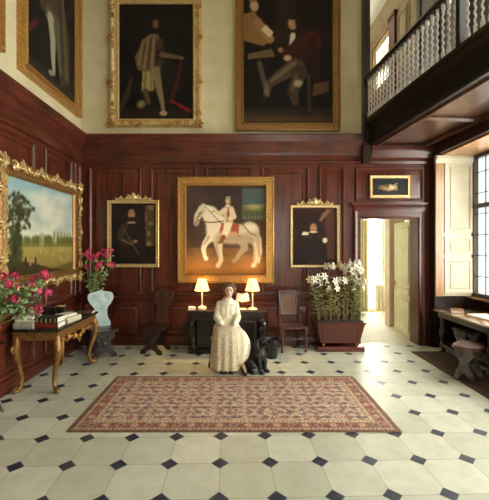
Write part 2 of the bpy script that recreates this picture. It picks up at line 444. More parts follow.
dk = MB().box(-7.16, -.06, 4.3, -4.75, 0, 7.6); 
for a in (-7.1, -6.3, -5.5): dk.sweep(a, 4.5, a + .7, 7.4, [(0, .06), (0, .09), (.05, .08), (.06, .06)])
dk.build('dark_panelling', WOODD, gal)
struct(MB().box(2.2, 10.4, 4.0, 3.75, 10.6, 7.7).build('wall_end', PALEWALL, smooth=0))
# shutter on the window reveal, facing the camera
sh = MB()
sh.box(0, -.02, .97, .74, 0, 3.57)
shx0, shx1 = .165, .70
for z0, z1 in ((2.13 + .02, 3.46), (1.74, 2.08), (1.02, 1.68)):
    sh.sweep(shx0, z0, shx1, z1, [(0, .02), (0, .045), (.05, .045), (.07, .03), (.075, .02)])
    sh.box(shx0 + .11, -.035, z0 + .1, shx1 - .11, -.02, z1 - .1)
struct(sh.build('trim_3', SHUT, loc=(XR, YB, 0)))
struct(MB().box(-.005, -.045, .965, .14, -.0205, 3.57).build('trim_4', BAYWOOD, loc=(XR, YB, 0)))
struct(MB().run([(0, 3.42), (.06, 3.44), (.07, 3.5), (.09, 3.52), (.09, 3.569), (0, 3.569)], -.01, .74).build('trim_5', SHUT, loc=(XR, YB, 0)))

def m_glass():
    m = bpy.data.materials.new('window_glass'); t = NT(m)
    a = t.n('ShaderNodeBsdfTransparent'); a.inputs[0].default_value = (.96, .97, .95, 1)
    b = t.n('ShaderNodeBsdfGlossy'); b.inputs['Roughness'].default_value = .05
    mx = t.n('ShaderNodeMixShader'); mx.inputs[0].default_value = .06; o = t.n('ShaderNodeOutputMaterial')
    t.l(a.outputs[0], mx.inputs[1]); t.l(b.outputs[0], mx.inputs[2]); t.l(mx.outputs[0], o.inputs[0]); return m
GLASS = m_glass()
def window(n, x0, x1, z0, z1, loc, rotz, cols, transoms, bars, frame=WOODD, bm=BLACKM, fw=.07):
    w = struct(MB().sweep(x0, z0, x1, z1, [(0, -.05), (0, .05), (fw, .04), (fw, -.05)]).build('window_%d' % n, frame, loc=loc, rotz=rotz))
    m = MB(); dx = (x1 - x0) / cols
    for i in range(1, cols): m.box(x0 + i * dx - .035, -.045, z0 + fw, x0 + i * dx + .035, .045, z1 - fw)
    for z in transoms: m.box(x0 + fw, -.055, z - .04, x1 - fw, .05, z + .04)
    m.build('mullions', frame, w)
    b = MB(); k = z0 + bars
    while k < z1 - .1:
        b.box(x0 + fw, -.008, k - .007, x1 - fw, .008, k + .007); k += bars
    for i in range(cols): b.box(x0 + (i + .5) * dx - .007, -.008, z0 + fw, x0 + (i + .5) * dx + .007, .008, z1 - fw)
    b.build('glazing_bars', bm, w)
    MB().box(x0 + fw, .010, z0 + fw, x1 - fw, .014, z1 - fw).build('pane', GLASS, w, 0)
    return w
for i, (a, b) in enumerate(BAYS):
    window(i + 1, -b, -a, .965, 3.57, (XW, 0, 0), -PI / 2, 5, [2.63], .38)
window(3, -9.65, -8.55, 6.05, 7.2, (3.82, 0, 0), -PI / 2, 1, [], .7, SHUT, SHUT)
window(4, -4.6, -2.6, 5.0, 7.1, (3.82, 0, 0), -PI / 2, 3, [6.2], .5)
window(5, -1.4, 1.0, 5.0, 7.1, (3.82, 0, 0), -PI / 2, 3, [6.2], .5)
window(6, -2.8, -1.0, 1.0, 3.6, (0, -2.72, 0), PI, 3, [2.6], .5)

# ---- gallery slab, fascia, soffit ribs (the gallery runs slightly out of square)
GL, GA = (2.48, BW, 0), math.atan2(-.996, .0896)
gs = MB().box(-.0, .06, 3.83, 9.3, 1.24, 4.22).build('trim_6', SOFFIT, smooth=0, loc=GL, rotz=GA); struct(gs)
struct(MB().box(2.5, 7.1, 3.9, 3.72, 10.4, 4.22).build('trim_7', SOFFIT, smooth=0))
fa = MB().run([(-.06, 3.80), (.0, 3.80), (.03, 3.83), (.03, 3.87), (.0, 3.90), (-.01, 4.0), (-.01, 4.12), (.02, 4.17), (.05, 4.2), (.05, 4.26), (-.1, 4.26), (-.1, 3.9), (-.06, 3.9)], .02, 9.3)
struct(fa.build('trim_8', m_wood('shade_black_fascia', S(9, 6, 5), S(26, 15, 11), 'x', .5, 5, 0, .3), loc=GL, rotz=GA))  # fascia wood darkened for the shade it sits in
rb = MB()
for k in (1.5, 3.2, 4.9): rb.run([(0, 0), (.02, .01), (.06, .03), (.1, .01), (.12, 0), (.12, .05), (0, .05)], .0, 1.02, Matrix.Translation((k, .16, 3.79)) @ Matrix.Rotation(PI / 2, 4, 'Z') @ Matrix.Rotation(0, 4, 'X'))
rb.run([(-.12, 3.83), (-.14, 3.79), (-.20, 3.79), (-.22, 3.83)], .02, 9.2)
rb.run([(-1.0, 3.83), (-1.0, 3.77), (-1.1, 3.77), (-1.1, 3.83)], .12, 9.2)
struct(rb.build('trim_9', SOFFIT, loc=GL, rotz=GA))
struct(MB().box(2.40, BW - .1, 4.01, 2.52, BW + .03, 7.7).box(2.38, BW - .12, 3.47, 2.54, BW - .001, 3.80).box(2.38, BW - .12, 3.80, 2.54, BW + .03, 4.01).build('trim_10', WOODD, smooth=0))

bal = thing('balustrade', 'gallery balustrade of pale twisted balusters under a dark handrail', 'balustrade', (GL[0], GL[1], 4.26), GA)
MB().run([(-.05, 0), (.05, 0), (.05, .05), (.02, .07), (-.02, .07), (-.05, .05)], .02, 9.2).build('bottom_rail', EBON, bal)
MB().run([(-.05, .78), (.05, .78), (.07, .82), (.06, .86), (.03, .885), (-.03, .885), (-.06, .86), (-.07, .82)], .02, 9.2).build('handrail', EBON, bal)
BALW = m_speck('pale_balusters', S(228, 227, 228), S(242, 241, 240), 8, .3, 0, .03, .2)  # one even pale tone for all balusters
bl = MB()
bl.box(-.019, -.019, .06, .019, .019, .14); bl.box(-.019, -.019, .71, .019, .019, .79)
bl.lathe([(.014, .14), (.022, .16), (.014, .18)], 10); bl.lathe([(.014, .67), (.022, .69), (.014, .71)], 10)
bl.twist((0, 0, .185), (0, 0, .665), .0125, 5, 8, 9, .55)
b0 = None; k = 0; x = .12
while x < 4.6:
    if k % 23 == 22:
        MB().box(x - .032, -.05, 0, x + .032, .05, .93).build('newel_post', EBON, bal)
    elif b0 is None:
        b0 = bl.build('baluster', BALW, bal); b0.location = (x, 0, 0)
    else:
        c = b0.copy(); COL.objects.link(c); c.location = (x, 0, 0); c.rotation_euler = (0, 0, R.random())
    x += .11; k += 1

# ---- room beyond the doorway
struct(MB().box(1.6, 10.2, 0, 3.66, 10.4, 3.7).box(4.25, 10.2, 0, 4.55, 10.4, 3.7).box(3.66, 10.2, 2.9, 4.25, 10.4, 3.7).box(3.66, 10.2, 0, 4.25, 10.4, .06)
       .box(1.6, 7.08, 0, 1.8, 10.2, .9).box(1.6, 7.08, 2.9, 1.8, 10.2, 3.7).box(1.6, 7.08, .9, 1.8, 7.9, 2.9).box(1.6, 9.5, .9, 1.8, 10.2, 2.9).box(4.4, 7.08, 0, 4.55, 10.2, 3.7).build('wall_beyond', PALEWALL, smooth=0))
struct(MB().box(1.6, 7.08, 3.6, 4.55, 10.4, 3.75).build('ceiling', CEILM, smooth=0))
struct(MB().box(3.59, 8.34, 0, 3.95, 8.6, 3.6).build('trim_11', m_speck('pinkish_jamb_paint', S(196, 170, 146), S(208, 184, 160), 4, .5, 0, .03), smooth=0))
window(7, 3.66, 4.25, .06, 2.9, (0, 10.3, 0), 0, 1, [], .7, SHUT, SHUT, .05)
window(8, 7.9, 9.5, .9, 2.9, (1.68, 0, 0), PI / 2, 2, [2.2], .5, SHUT, SHUT)  # unseen side window, added so light reaches the open door leaf
# open door leaf, hinged on the right jamb
dl = MB().box(0, -.025, .01, .99, .025, 2.41)
for z0, z1 in ((1.12, 2.32), (.86, 1.04), (.12, .78)):
    for s in (1, -1):
        M = Matrix.Identity(4) if s > 0 else Matrix.Rotation(PI, 4, 'Z') @ Matrix.Translation((-.99, 0, 0))
        dl.sweep(.1, z0, .89, z1, [(0, .025), (0, .04), (.03, .045), (.05, .03), (.055, .025)], 0, M)
door = struct(dl.build('door_1', DOORP, loc=(3.53, 7.13, 0), rotz=math.radians(84)))
dh = MB().box(.90, -.0, 0.95, .94, .04, 1.13).tube([(.92, .03, 1.05), (.92, .075, 1.05), (.82, .08, 1.05)], .011, 8)
dh.box(.90, -.04, 0.95, .94, 0, 1.13); dh.build('door_handle', BRASS, door)
def curtain(x0, x1, z0, z1, y, folds, amp, mat, label, taper=0):
    me = MB(); n = 60; v = []; f = []
    for j in range(9):
        t = j / 8
        for i in range(n + 1):
            s = i / n; v.append((x0 + (x1 - x0) * s * (1 - taper * t) , y + amp * math.sin(s * folds * 2 * PI + .6 * math.sin(3 * t)) * (.7 + .3 * (1 - t)), z0 + (z1 - z0) * t))
    for j in range(8):
        for i in range(n): a = j * (n + 1) + i; f.append((a, a + 1, a + n + 2, a + n + 1))
    me._add(v, f); o = me.build('curtain', mat)
    s = o.modifiers.new('thickness', 'SOLIDIFY'); s.thickness = .008
    return tag(o, label, 'curtain')
CURT = m_speck('olive_cream_curtain', S(196, 188, 140), S(216, 208, 164), 6, .9, 0, .1)
CURTP = m_speck('pale_curtain', S(224, 216, 184), S(238, 232, 206), 6, .9, 0, .1)
curtain(3.36, 3.70, .05, 2.95, 10.02, 4, .035, CURT, 'long olive cream curtain hanging left of the bright window beyond the doorway')
curtain(3.93, 4.3, .05, .80, 10.05, 4, .03, CURTP, 'short pale gathered curtain low across the window beyond the doorway')

# ------------------------------------------------------------------ light, camera
def area(name, loc, rot, sx, sy, e, col=(1, .97, .9)):
    l = bpy.data.lights.new(name, 'AREA'); l.shape = 'RECTANGLE'; l.size = sx; l.size_y = sy; l.energy = e; l.color = col
    o = bpy.data.objects.new(name, l); COL.objects.link(o); o.location = loc; o.rotation_euler = rot; return o
def sky_window(name, loc, nrm, sx, sy, e, col=(1, .97, .91)):
    q = Vector(nrm).to_track_quat('-Z', 'Z').to_euler(); return area(name, loc, q, sx, sy, e, col)
E = 1.0
sky_window('daylight_far_bay', (XW + .35, 4.55, 2.3), (-1, -.1, -.12), 2.4, 2.6, 370 * E)
sky_window('daylight_near_bay', (XW + .35, .25, 2.3), (-1, 0, -.12), 4.2, 2.6, 620 * E)
sky_window('daylight_gallery', (4.25, 3.6, 6.05), (-1, 0, -.1), 2.0, 2.1, 60 * E)
sky_window('daylight_gallery', (4.25, .2, 6.05), (-1, 0, -.1), 2.4, 2.1, 150 * E)
sky_window('daylight_gallery', (4.25, 9.1, 6.6), (-1, 0, -.1), .95, 1.1, 90 * E)
sky_window('daylight_front', (1.9, -3.0, 2.4), (0, 1, -.1), 1.8, 2.6, 90 * E)
sky_window('daylight_beyond', (3.95, 10.65, 1.5), (0, -1, -.1), .6, 2.8, 120 * E)
sky_window('daylight_beyond', (1.35, 8.7, 1.9), (1, 0, -.1), 1.5, 1.9, 70 * E)  # added light through the unseen side window, brightens the door leaf
w = bpy.data.worlds.new('bright_sky'); SC.world = w; w.use_nodes = True
bg = w.node_tree.nodes['Background']; bg.inputs[0].default_value = (.98, 1, .95, 1); bg.inputs[1].default_value = 1.6

cam = bpy.data.cameras.new('camera'); co = bpy.data.objects.new('camera', cam); COL.objects.link(co)
co.location = (0, 0, H); co.rotation_euler = (PI / 2, 0, 0)
cam.sensor_fit = 'HORIZONTAL'; cam.sensor_width = 36; cam.lens = F / 489 * 36
cam.shift_x = 7.5 / 489; cam.shift_y = -4 / 489; cam.clip_start = .05
SC.camera = co
SC.view_settings.view_transform = 'Standard'; SC.view_settings.look = 'None'; SC.view_settings.gamma = 1
SC.view_settings.use_curve_mapping = False; SC.view_settings.exposure = 0.25
# ------------------------------------------------------------------ gilt ornament + pictures
def spiral(c, r, turns, a0, sgn=1, n=16):
    return [(c[0] + r * (1 - .8 * i / n) * math.cos(a0 + sgn * 2 * PI * turns * i / n), c[1], c[2] + r * (1 - .8 * i / n) * math.sin(a0 + sgn * 2 * PI * turns * i / n)) for i in range(n + 1)]
def scroll(mb, cx, cz, y, r, a0, sgn=1, th=.18):
    mb.tube(spiral((cx, y, cz), r, 1.25, a0, sgn), [r * th * (1.1 - .6 * i / 16) for i in range(17)], 6)
    mb.sph((cx, y, cz), r * .22, sub=1)
def leaf_fan(mb, cx, cz, y, s, ang, n=5, spread=1.9):
    for i in range(n):
        a = ang + (i - (n - 1) / 2) * spread / max(1, n - 1); l = s * (1 - .18 * abs(i - (n - 1) / 2))
        mb.sph((cx + math.cos(a) * l * .55, y, cz + math.sin(a) * l * .55), (l * .5, s * .16, s * .15), sub=1, rot=(0, -a, 0))
    mb.sph((cx, y - .01, cz), s * .24, sub=1)
def cluster(mb, cx, cz, y, s, ang):
    leaf_fan(mb, cx, cz, y, s, ang, 5)
    for sg in (1, -1):
        a = ang + sg * PI / 2
        scroll(mb, cx + math.cos(a) * s * .75, cz + math.sin(a) * s * .75, y, s * .42, ang, sg)
        scroll(mb, cx + math.cos(a) * s * 1.4 - math.cos(ang) * s * .1, cz + math.sin(a) * s * 1.4 - math.sin(ang) * s * .1, y, s * .28, ang + PI, -sg)
def picture(label, w, h, fw, dep, style, paint, loc, rotz, group=None, gold=GOLD, crest=0.0, bead=0.0, wires=0, orn=None):
    """origin at the bottom centre of the picture's back; x right, z up, -y into the room"""
    t = thing('framed_painting', label, 'painting', loc, rotz, group)
    d = dep
    prof = [(0, 0), (0, d * .55), (fw * .1, d * .8), (fw * .22, d), (fw * .34, d * .92), (fw * .46, d * .6), (fw * .68, d * .5), (fw * .78, d * .62), (fw * .88, d * .6), (fw, d * .3), (fw, 0)]
    if style == 'flat':
        prof = [(0, 0), (0, d * .9), (fw * .12, d), (fw * .2, d * .7), (fw * .7, d * .62), (fw * .78, d * .8), (fw * .88, d * .8), (fw, d * .35), (fw, 0)]
    f = MB().sweep(-w / 2, 0, w / 2, h, prof)
    if bead:
        for din, r in ((fw * .16, bead), (fw * .85, bead * .7)):
            for (xa, za, xb, zb) in ((-w / 2 + din, din, w / 2 - din, din), (-w / 2 + din, h - din, w / 2 - din, h - din), (-w / 2 + din, din, -w / 2 + din, h - din), (w / 2 - din, din, w / 2 - din, h - din)):
                L = math.hypot(xb - xa, zb - za); n = max(2, int(L / (r * 3)))
                for i in range(n):
                    q = (i + .5) / n; f.sph((xa + (xb - xa) * q, -d * (.98 if din < fw / 2 else .62), za + (zb - za) * q), (r * 1.1, r * .8, r * 1.1), sub=1)
    f.build('frame', gold, t)
    orn = orn or gold
    if style in ('baroque', 'rococo'):
        s = fw * (.95 if style == 'baroque' else .80); yy = -d * 1.02
        for (cx, cz, a) in ((-w / 2 + fw * .4, fw * .4, -.75 * PI), (w / 2 - fw * .4, fw * .4, -.25 * PI), (w / 2 - fw * .4, h - fw * .4, .25 * PI), (-w / 2 + fw * .4, h - fw * .4, .75 * PI)):
            m = MB(); leaf_fan(m, cx, cz, yy, s * 1.0, a, 7, 4.2)
            for sg in (1, -1):
                b = a + sg * .75 * PI
                scroll(m, cx + math.cos(b) * s * 1.15, cz + math.sin(b) * s * 1.15, yy, s * .45, a, sg)
                leaf_fan(m, cx + math.cos(b) * s * 2.0, cz + math.sin(b) * s * 2.0, yy, s * .6, b, 3, 1.0)
            m.build('corner_ornament', orn, t)
        spots = []
        nx, nz = (3, 3) if style == 'baroque' else (4, 4)
        for i in range(1, nx + (style == 'rococo')):
            q = i / (nx + (style == 'rococo')); spots += [(-w / 2 + w * q, fw * .4, -PI / 2), (-w / 2 + w * q, h - fw * .4, PI / 2)]
        for i in range(1, nz):
            q = i / nz; spots += [(-w / 2 + fw * .4, h * q, PI), (w / 2 - fw * .4, h * q, 0)]
        for cx, cz, a in spots:
            m = MB(); cluster(m, cx, cz, yy, s * .75, a); m.build('leaf_ornament', orn, t)
    if crest:
        m = MB(); z = h
        m.sph((0, -d * .6, z + crest * .45), (crest * .35, .025, crest * .5)); leaf_fan(m, 0, z + crest * .5, -d * .7, crest * .55, PI / 2, 5, 2.2)
        for sg in (1, -1):
            scroll(m, sg * crest * .75, z + crest * .32, -d * .6, crest * .38, PI / 2, sg, .26)
            scroll(m, sg * crest * 1.45, z + crest * .22, -d * .6, crest * .3, PI / 2, -sg, .28)
            leaf_fan(m, sg * crest * 2.05, z + crest * .1, -d * .6, crest * .4, PI / 2 - sg * .9, 3, 1.2)
            m.tube([(sg * crest * q, -d * .6, z + crest * (.12 + .1 * math.sin(q * 5))) for q in (.2, .6, 1, 1.4, 1.8, 2.2)], crest * .12, 6)
        m.build('crest', gold, t)
    MB().box(-w / 2 + fw * .9, -.012, fw * .9, w / 2 - fw * .9, -.002, h - fw * .9).build('stretcher_board', WOODD, t, 0)
    cv = paint(w - 2 * fw + .01, h - 2 * fw + .01)
    cv.mesh('canvas', OIL, t, -w / 2 + fw - .005, -.016, fw - .005)
    if wires:
        for sg in (1, -1): MB().tube([(sg * w * .3, -.012, h * .97), (sg * w * .3, -.03, wires)], .0022, 5).build('hanging_wire', STEEL, t)
    return t
SKIN = (150, 112, 80)
def robed_man(w, h):
    p = Paint(w, h, .014, (15, 12, 10)); p.blot((5, 7), (26, 20, 15), .5, .6); p.grad(0, .10, (44, 32, 22), (28, 21, 15), .8)
    p.ell(.48, .45, .27, .5, (24, 19, 15), 4, .4, .9)
    p.ell(.5, .83, .05, .066, (104, 78, 56), 0, .3); p.ell(.5, .90, .07, .05, (20, 15, 12), 0, .4); p.ell(.56, .83, .03, .10, (20, 15, 12), 0, .4)
    p.poly([(.33, .70), (.44, .745), (.53, .735), (.60, .60), (.565, .43), (.40, .40), (.25, .43), (.21, .54), (.28, .63)], (94, 76, 52))
    for a in ((.32, .68, .27, .48), (.40, .72, .34, .45), (.47, .72, .44, .44)): p.stroke([(a[0], a[1]), (a[2], a[3])], [.014, .03], (120, 100, 68), .8); p.stroke([(a[0] + .035, a[1] - .03), (a[2] + .05, a[3])], [.01, .02], (52, 40, 28), .8)
    p.stroke([(.56, .68), (.55, .5)], [.04, .06], (58, 42, 32), .9); p.poly([(.50, .60), (.60, .62), (.59, .52), (.5, .5)], (40, 28, 24))
    p.stroke([(.58, .56), (.72, .545), (.84, .535)], [.035, .028, .02], (96, 78, 56)); p.ell(.85, .53, .03, .02, (120, 92, 66))
    p.poly([(.32, .42), (.45, .42), (.48, .25), (.30, .235)], (142, 124, 80)); p.stroke([(.36, .42), (.34, .25)], .012, (104, 88, 58)); p.stroke([(.43, .41), (.44, .26)], .012, (112, 96, 62))
    p.stroke([(.50, .42), (.54, .27), (.585, .14), (.60, .07)], [.055, .045, .03, .022], (120, 104, 74)); p.ell(.60, .05, .055, .035, (150, 130, 92)); p.stroke([(.36, .24), (.40, .14)], [.04, .025], (76, 62, 44)); p.ell(.30, .13, .06, .05, (112, 96, 60), 30, .3)
    p.stroke([(.02, .10), (.10, .2), (.17, .36)], [.04, .04, .02], (66, 54, 38), .7); p.stroke([(.84, .5), (.78, .3), (.70, .16)], [.02, .03, .03], (66, 26, 20), .8); p.stroke([(.70, .16), (.95, .075)], [.015, .03], (120, 30, 24), .9); return p
def caped_man(cape, legs):
    def fn(w, h):
        p = Paint(w, h, .016, (18, 18, 19)); p.blot((5, 7), (34, 32, 30), .5, .5); p.grad(0, .08, (70, 58, 42), (40, 34, 28), .7)
        p.poly([(.55, .78), (.70, .74), (.86, .45), (.88, .12), (.78, .08), (.62, .2), (.54, .5)], cape); p.stroke([(.70, .7), (.80, .15)], [.02, .03], (96, 80, 60), .8); p.stroke([(.62, .7), (.68, .2)], [.015, .03], (40, 34, 30), .8)
        p.poly([(.38, .74), (.6, .76), (.64, .5), (.36, .48)], (66, 54, 44)); p.poly([(.36, .52), (.64, .52), (.66, .42), (.5, .38), (.34, .42)], (84, 72, 56)); p.stroke([(.40, .70), (.28, .58), (.30, .46)], [.07, .06, .04], (70, 58, 46))
        p.stroke([(.46, .44), (.50, .30), (.50, .2), (.52, .11)], [.07, .055, .045, .028], legs); p.stroke([(.58, .42), (.63, .28), (.66, .13)], [.07, .05, .03], tuple(c * .55 for c in legs)); p.stroke([(.52, .10), (.44, .08)], .028, (132, 118, 90)); p.stroke([(.66, .12), (.72, .08)], .028, (70, 60, 46))
        p.ell(.5, .84, .06, .075, SKIN, 0, .3); p.ell(.5, .90, .085, .05, (30, 22, 18), 0, .4); p.ell(.44, .83, .03, .08, (30, 22, 18), 0, .4); p.ell(.57, .83, .03, .08, (30, 22, 18), 0, .4); p.ell(.5, .765, .06, .03, (170, 160, 140), 0, .3)
        p.stroke([(.08, .24), (.2, .32)], .03, (86, 30, 28), .8); return p
    return fn
def double_portrait(w, h):
    p = Paint(w, h, .014, (18, 13, 10)); p.grad(.35, 1, (22, 16, 12), (32, 22, 15), .9); p.grad(0, .12, (70, 50, 31), (34, 24, 17)); p.blot((4, 6), (40, 29, 19), .55, .5)
    p.poly([(.36, .55), (.36, 1), (.6, 1), (.6, .6)], (50, 36, 24), .6)
    p.ell(.77, .6, .11, .13, (84, 28, 20), 0, .25); p.ell(.77, .6, .07, .09, (58, 20, 15), 0, .4); p.stroke([(.80, .55), (.83, .35)], [.05, .05], (44, 20, 14)); p.stroke([(.74, .36), (.75, .1)], [.02, .015], (70, 44, 24))
    p.ell(.12, .88, .05, .065, (186, 146, 110), 10); p.ell(.1, .93, .055, .03, (120, 96, 70)); p.poly([(0, .82), (.12, .84), (.25, .72), (.34, .62), (.22, .58), (0, .62)], (134, 98, 58)); p.stroke([(.16, .76), (.3, .63)], .05, (150, 112, 70))
    p.poly([(.2, .70), (.25, .74), (.34, .68), (.3, .64)], (206, 190, 150)); p.poly([(.05, .52), (.32, .56), (.36, .50), (.05, .48)], (120, 100, 66), .8)
    p.ell(.56, .75, .055, .075, (178, 136, 100), -5); p.ell(.565, .80, .065, .04, (40, 28, 20)); p.ell(.61, .76, .025, .06, (42, 30, 22))
    p.poly([(.5, .66), (.58, .70), (.68, .66), (.74, .45), (.66, .38), (.50, .42), (.44, .52)], (52, 26, 22)); p.stroke([(.56, .66), (.54, .54)], .03, (206, 196, 170)); p.stroke([(.62, .6), (.5, .52), (.42, .55)], [.06, .045, .03], (60, 30, 24))
    p.ell(.42, .55, .03, .03, SKIN); p.ell(.50, .49, .045, .035, (190, 160, 120))
    p.stroke([(.60, .43), (.42, .36), (.30, .30), (.24, .2)], [.09, .07, .045, .03], (78, 62, 46)); p.stroke([(.64, .38), (.56, .24), (.6, .12)], [.085, .06, .03], (64, 50, 38)); p.stroke([(.58, .45), (.44, .38), (.32, .32)], [.03, .025, .015], (116, 98, 74), .8); p.stroke([(.60, .36), (.555, .24)], [.025, .015], (98, 82, 60), .8); p.stroke([(.24, .2), (.2, .16)], .03, (38, 28, 22))
    p.stroke([(.18, .45), (.27, .22)], .03, (140, 122, 94), .5); p.ell(.62, .3, .05, .04, (196, 180, 140), 20, .4, .8); p.stroke([(.6, .12), (.72, .06)], .03, (34, 24, 20))
    p.poly([(.78, .2), (.97, .24), (.97, .32), (.8, .3)], (120, 84, 44), .7); p.grad(0, .05, (84, 60, 36), (70, 50, 30), .7); return p
def landscape(w, h):
    p = Paint(w, h, .014, (150, 172, 172)); p.grad(.36, 1, (206, 206, 178), (128, 160, 166)); [p.ell(.3 + .75 * R.random(), .5 + .42 * R.random(), .05 + .09 * R.random(), .025 + .035 * R.random(), (202, 200, 180) if i % 3 else (150, 160, 158), 20 * R.random(), .7, .5) for i in range(46)]
    p.grad(0, .36, (122, 104, 50), (164, 146, 80))
    p.blot((14, 8), (150, 138, 66), .55, .6, (0, .1, 1, .34))
    for i in range(40):
        x = .12 + .9 * R.random(); p.ell(x, .36 + .02 * R.random(), .028, .03 + .012 * R.random(), (84 + 20 * R.random(), 92, 46), 0, .4, .9)
    for x in (.66, .72, .78, .84, .9, .95): p.ell(x, .42, .016, .05, (96, 98, 54), 0, .4, .8)
    p.grad(.30, .34, (92, 96, 46), (110, 110, 56), .7)
    p.poly([(.42, .30), (.42, .44), (.46, .47), (.50, .44), (.50, .3)], (150, 142, 108), .7)
    p.poly([(0, 0), (0, .16), (.22, .15), (.42, .10), (.62, .04), (.9, 0)], (58, 48, 26)); p.poly([(.62, .04), (1, .1), (1, 0)], (84, 72, 34), .8)
    p.stroke([(.10, 0), (.11, .3), (.16, .62)], [.035, .03, .015], (44, 36, 22))
    for i in range(230):
        a = R.random() * 2 * PI; r = R.random() ** .5; p.ell(.15 + .17 * r * math.cos(a) * (1 + .3 * math.sin(5 * a)), .66 + .2 * r * math.sin(a), .016, .011, ((50, 50, 30) if R.random() < .7 else (84, 84, 48)), 0, .4, .9)
    for i in range(40): p.ell(.04 + .14 * R.random(), .12 + .4 * R.random() ** 1.5, .03, .025, (56, 58, 32), 0, .4, .8)
    for x in (.24, .30, .37): p.stroke([(x, .11), (x, .18)], [.014, .01], (40, 30, 26) if x != .30 else (150, 112, 92)); p.ell(x, .195, .008, .008, SKIN)
    for i in range(26): x = .42 + .55 * R.random(); z = .14 + .12 * R.random(); p.stroke([(x, z), (x, z + .022)], .004, (120, 96, 66) if R.random() < .6 else (206, 196, 160))
    return p
def equestrian(w, h):
    p = Paint(w, h, .011, (62, 48, 40)); p.grad(0, .30, (160, 112, 54), (104, 76, 48)); p.grad(.3, 1, (74, 56, 44), (56, 44, 42)); p.blot((5, 6), (80, 62, 54), .5, .5, (0, .2, 1, 1))
    p.grad(0, .1, (120, 84, 40), (160, 112, 58), .6)
    p.poly([(.71, .62), (.71, .97), (1, .97), (1, .62)], (104, 106, 86)); p.poly([(.71, .78), (.71, .97), (1, .97), (1, .8)], (74, 86, 84)); p.poly([(.71, .66), (.71, .76), (1, .76), (1, .66)], (86, 92, 60)); p.ell(.86, .76, .09, .035, (168, 150, 96), 0, .5, .8)
    for i in range(7): p.stroke([(.73 + .04 * i, .62), (.73 + .04 * i, .70)], .008, (60, 66, 44))
    W, Wd, Wl = (196, 184, 158), (150, 132, 108), (216, 206, 182)
    p.stroke([(.86, .50), (.915, .40), (.93, .26), (.915, .13)], [.025, .035, .03, .012], W)                      # tail
    p.stroke([(.84, .46), (.90, .32), (.885, .25), (.87, .13), (.85, .10)], [.085, .05, .032, .024, .03], W)       # hind leg
    p.stroke([(.70, .42), (.74, .30), (.68, .24), (.63, .17), (.60, .15)], [.075, .045, .03, .024, .028], Wd)
    p.stroke([(.32, .44), (.24, .35), (.215, .29), (.235, .20), (.25, .18)], [.06, .038, .03, .022, .028], Wl)  # raised foreleg
    p.stroke([(.40, .40), (.415, .28), (.44, .16), (.40, .095)], [.07, .04, .028, .03], W)
    p.ell(.60, .46, .27, .125, W, 0, .12); p.ell(.80, .48, .12, .13, W, 0, .15); p.ell(.38, .50, .13, .15, Wl, 0, .15); p.ell(.60, .40, .2, .05, Wd, 0, .5, .6)
    p.stroke([(.40, .55), (.30, .68), (.22, .74)], [.135, .105, .06], Wl); p.stroke([(.36, .66), (.27, .755)], [.03, .03], (226, 214, 186))
    p.stroke([(.20, .735), (.145, .66), (.125, .575)], [.052, .045, .034], W); p.ell(.125, .575, .03, .03, (150, 128, 112)); p.stroke([(.215, .76), (.21, .80)], [.018, .006], W); p.ell(.165, .685, .009, .009, (36, 26, 20))
    p.ell(.62, .40, .2, .06, Wd, 0, .6, .7); p.ell(.80, .42, .08, .07, Wd, 20, .6, .5); p.ell(.43, .42, .06, .06, Wd, 0, .6, .6); p.ell(.36, .56, .05, .09, Wl, 30, .6, .6); p.ell(.82, .53, .07, .04, Wl, 0, .6, .8)
    for a, b in (((.84, .40), (.885, .25)), ((.40, .36), (.425, .18)), ((.30, .42), (.235, .33)), ((.885, .22), (.865, .12))): p.stroke([(a[0] - .02, a[1]), (b[0] - .012, b[1])], [.02, .008], (140, 122, 98), .6)
    for k in range(7): p.stroke([(.24 + .03 * k, .77 - .028 * k), (.30 + .03 * k, .70 - .028 * k)], [.008, .004], (150, 132, 106), .7)
    for k in range(5): p.stroke([(.87 + .012 * k, .48), (.91 + .006 * k, .2)], .004, (150, 132, 106), .7)
    p.stroke([(.70, .58), (.80, .47), (.88, .44)], .006, (104, 70, 44)); p.stroke([(.14, .61), (.30, .585), (.47, .60)], .007, (96, 58, 32)); p.stroke([(.13, .63), (.2, .71)], .007, (110, 66, 36)); p.stroke([(.44, .54), (.70, .42)], .006, (130, 96, 60))
    p.poly([(.41, .47), (.66, .46), (.67, .56), (.58, .60), (.45, .58)], (150, 76, 56)); p.poly([(.43, .45), (.64, .44), (.64, .48), (.42, .49)], (186, 140, 96))
    p.stroke([(.535, .60), (.51, .50), (.47, .42)], [.055, .045, .03], (220, 206, 176)); p.stroke([(.47, .42), (.44, .37), (.415, .36)], [.032, .024, .016], (120, 76, 46))
    p.poly([(.48, .76), (.57, .76), (.61, .70), (.585, .58), (.49, .58), (.465, .68)], (190, 172, 138)); p.poly([(.52, .76), (.55, .76), (.535, .6), (.51, .6)], (128, 72, 50)); p.stroke([(.57, .74), (.605, .65), (.54, .63)], [.032, .03, .02], (206, 190, 156)); p.stroke([(.49, .73), (.42, .685), (.355, .715)], [.035, .028, .018], (206, 190, 156)); p.stroke([(.355, .715), (.30, .70)], .009, (170, 140, 90))
    p.ell(.525, .83, .03, .042, (204, 166, 132)); p.ell(.53, .865, .034, .02, (150, 138, 118)); p.ell(.525, .775, .034, .015, (228, 220, 198)); p.ell(.555, .82, .012, .035, (120, 100, 80)); return p
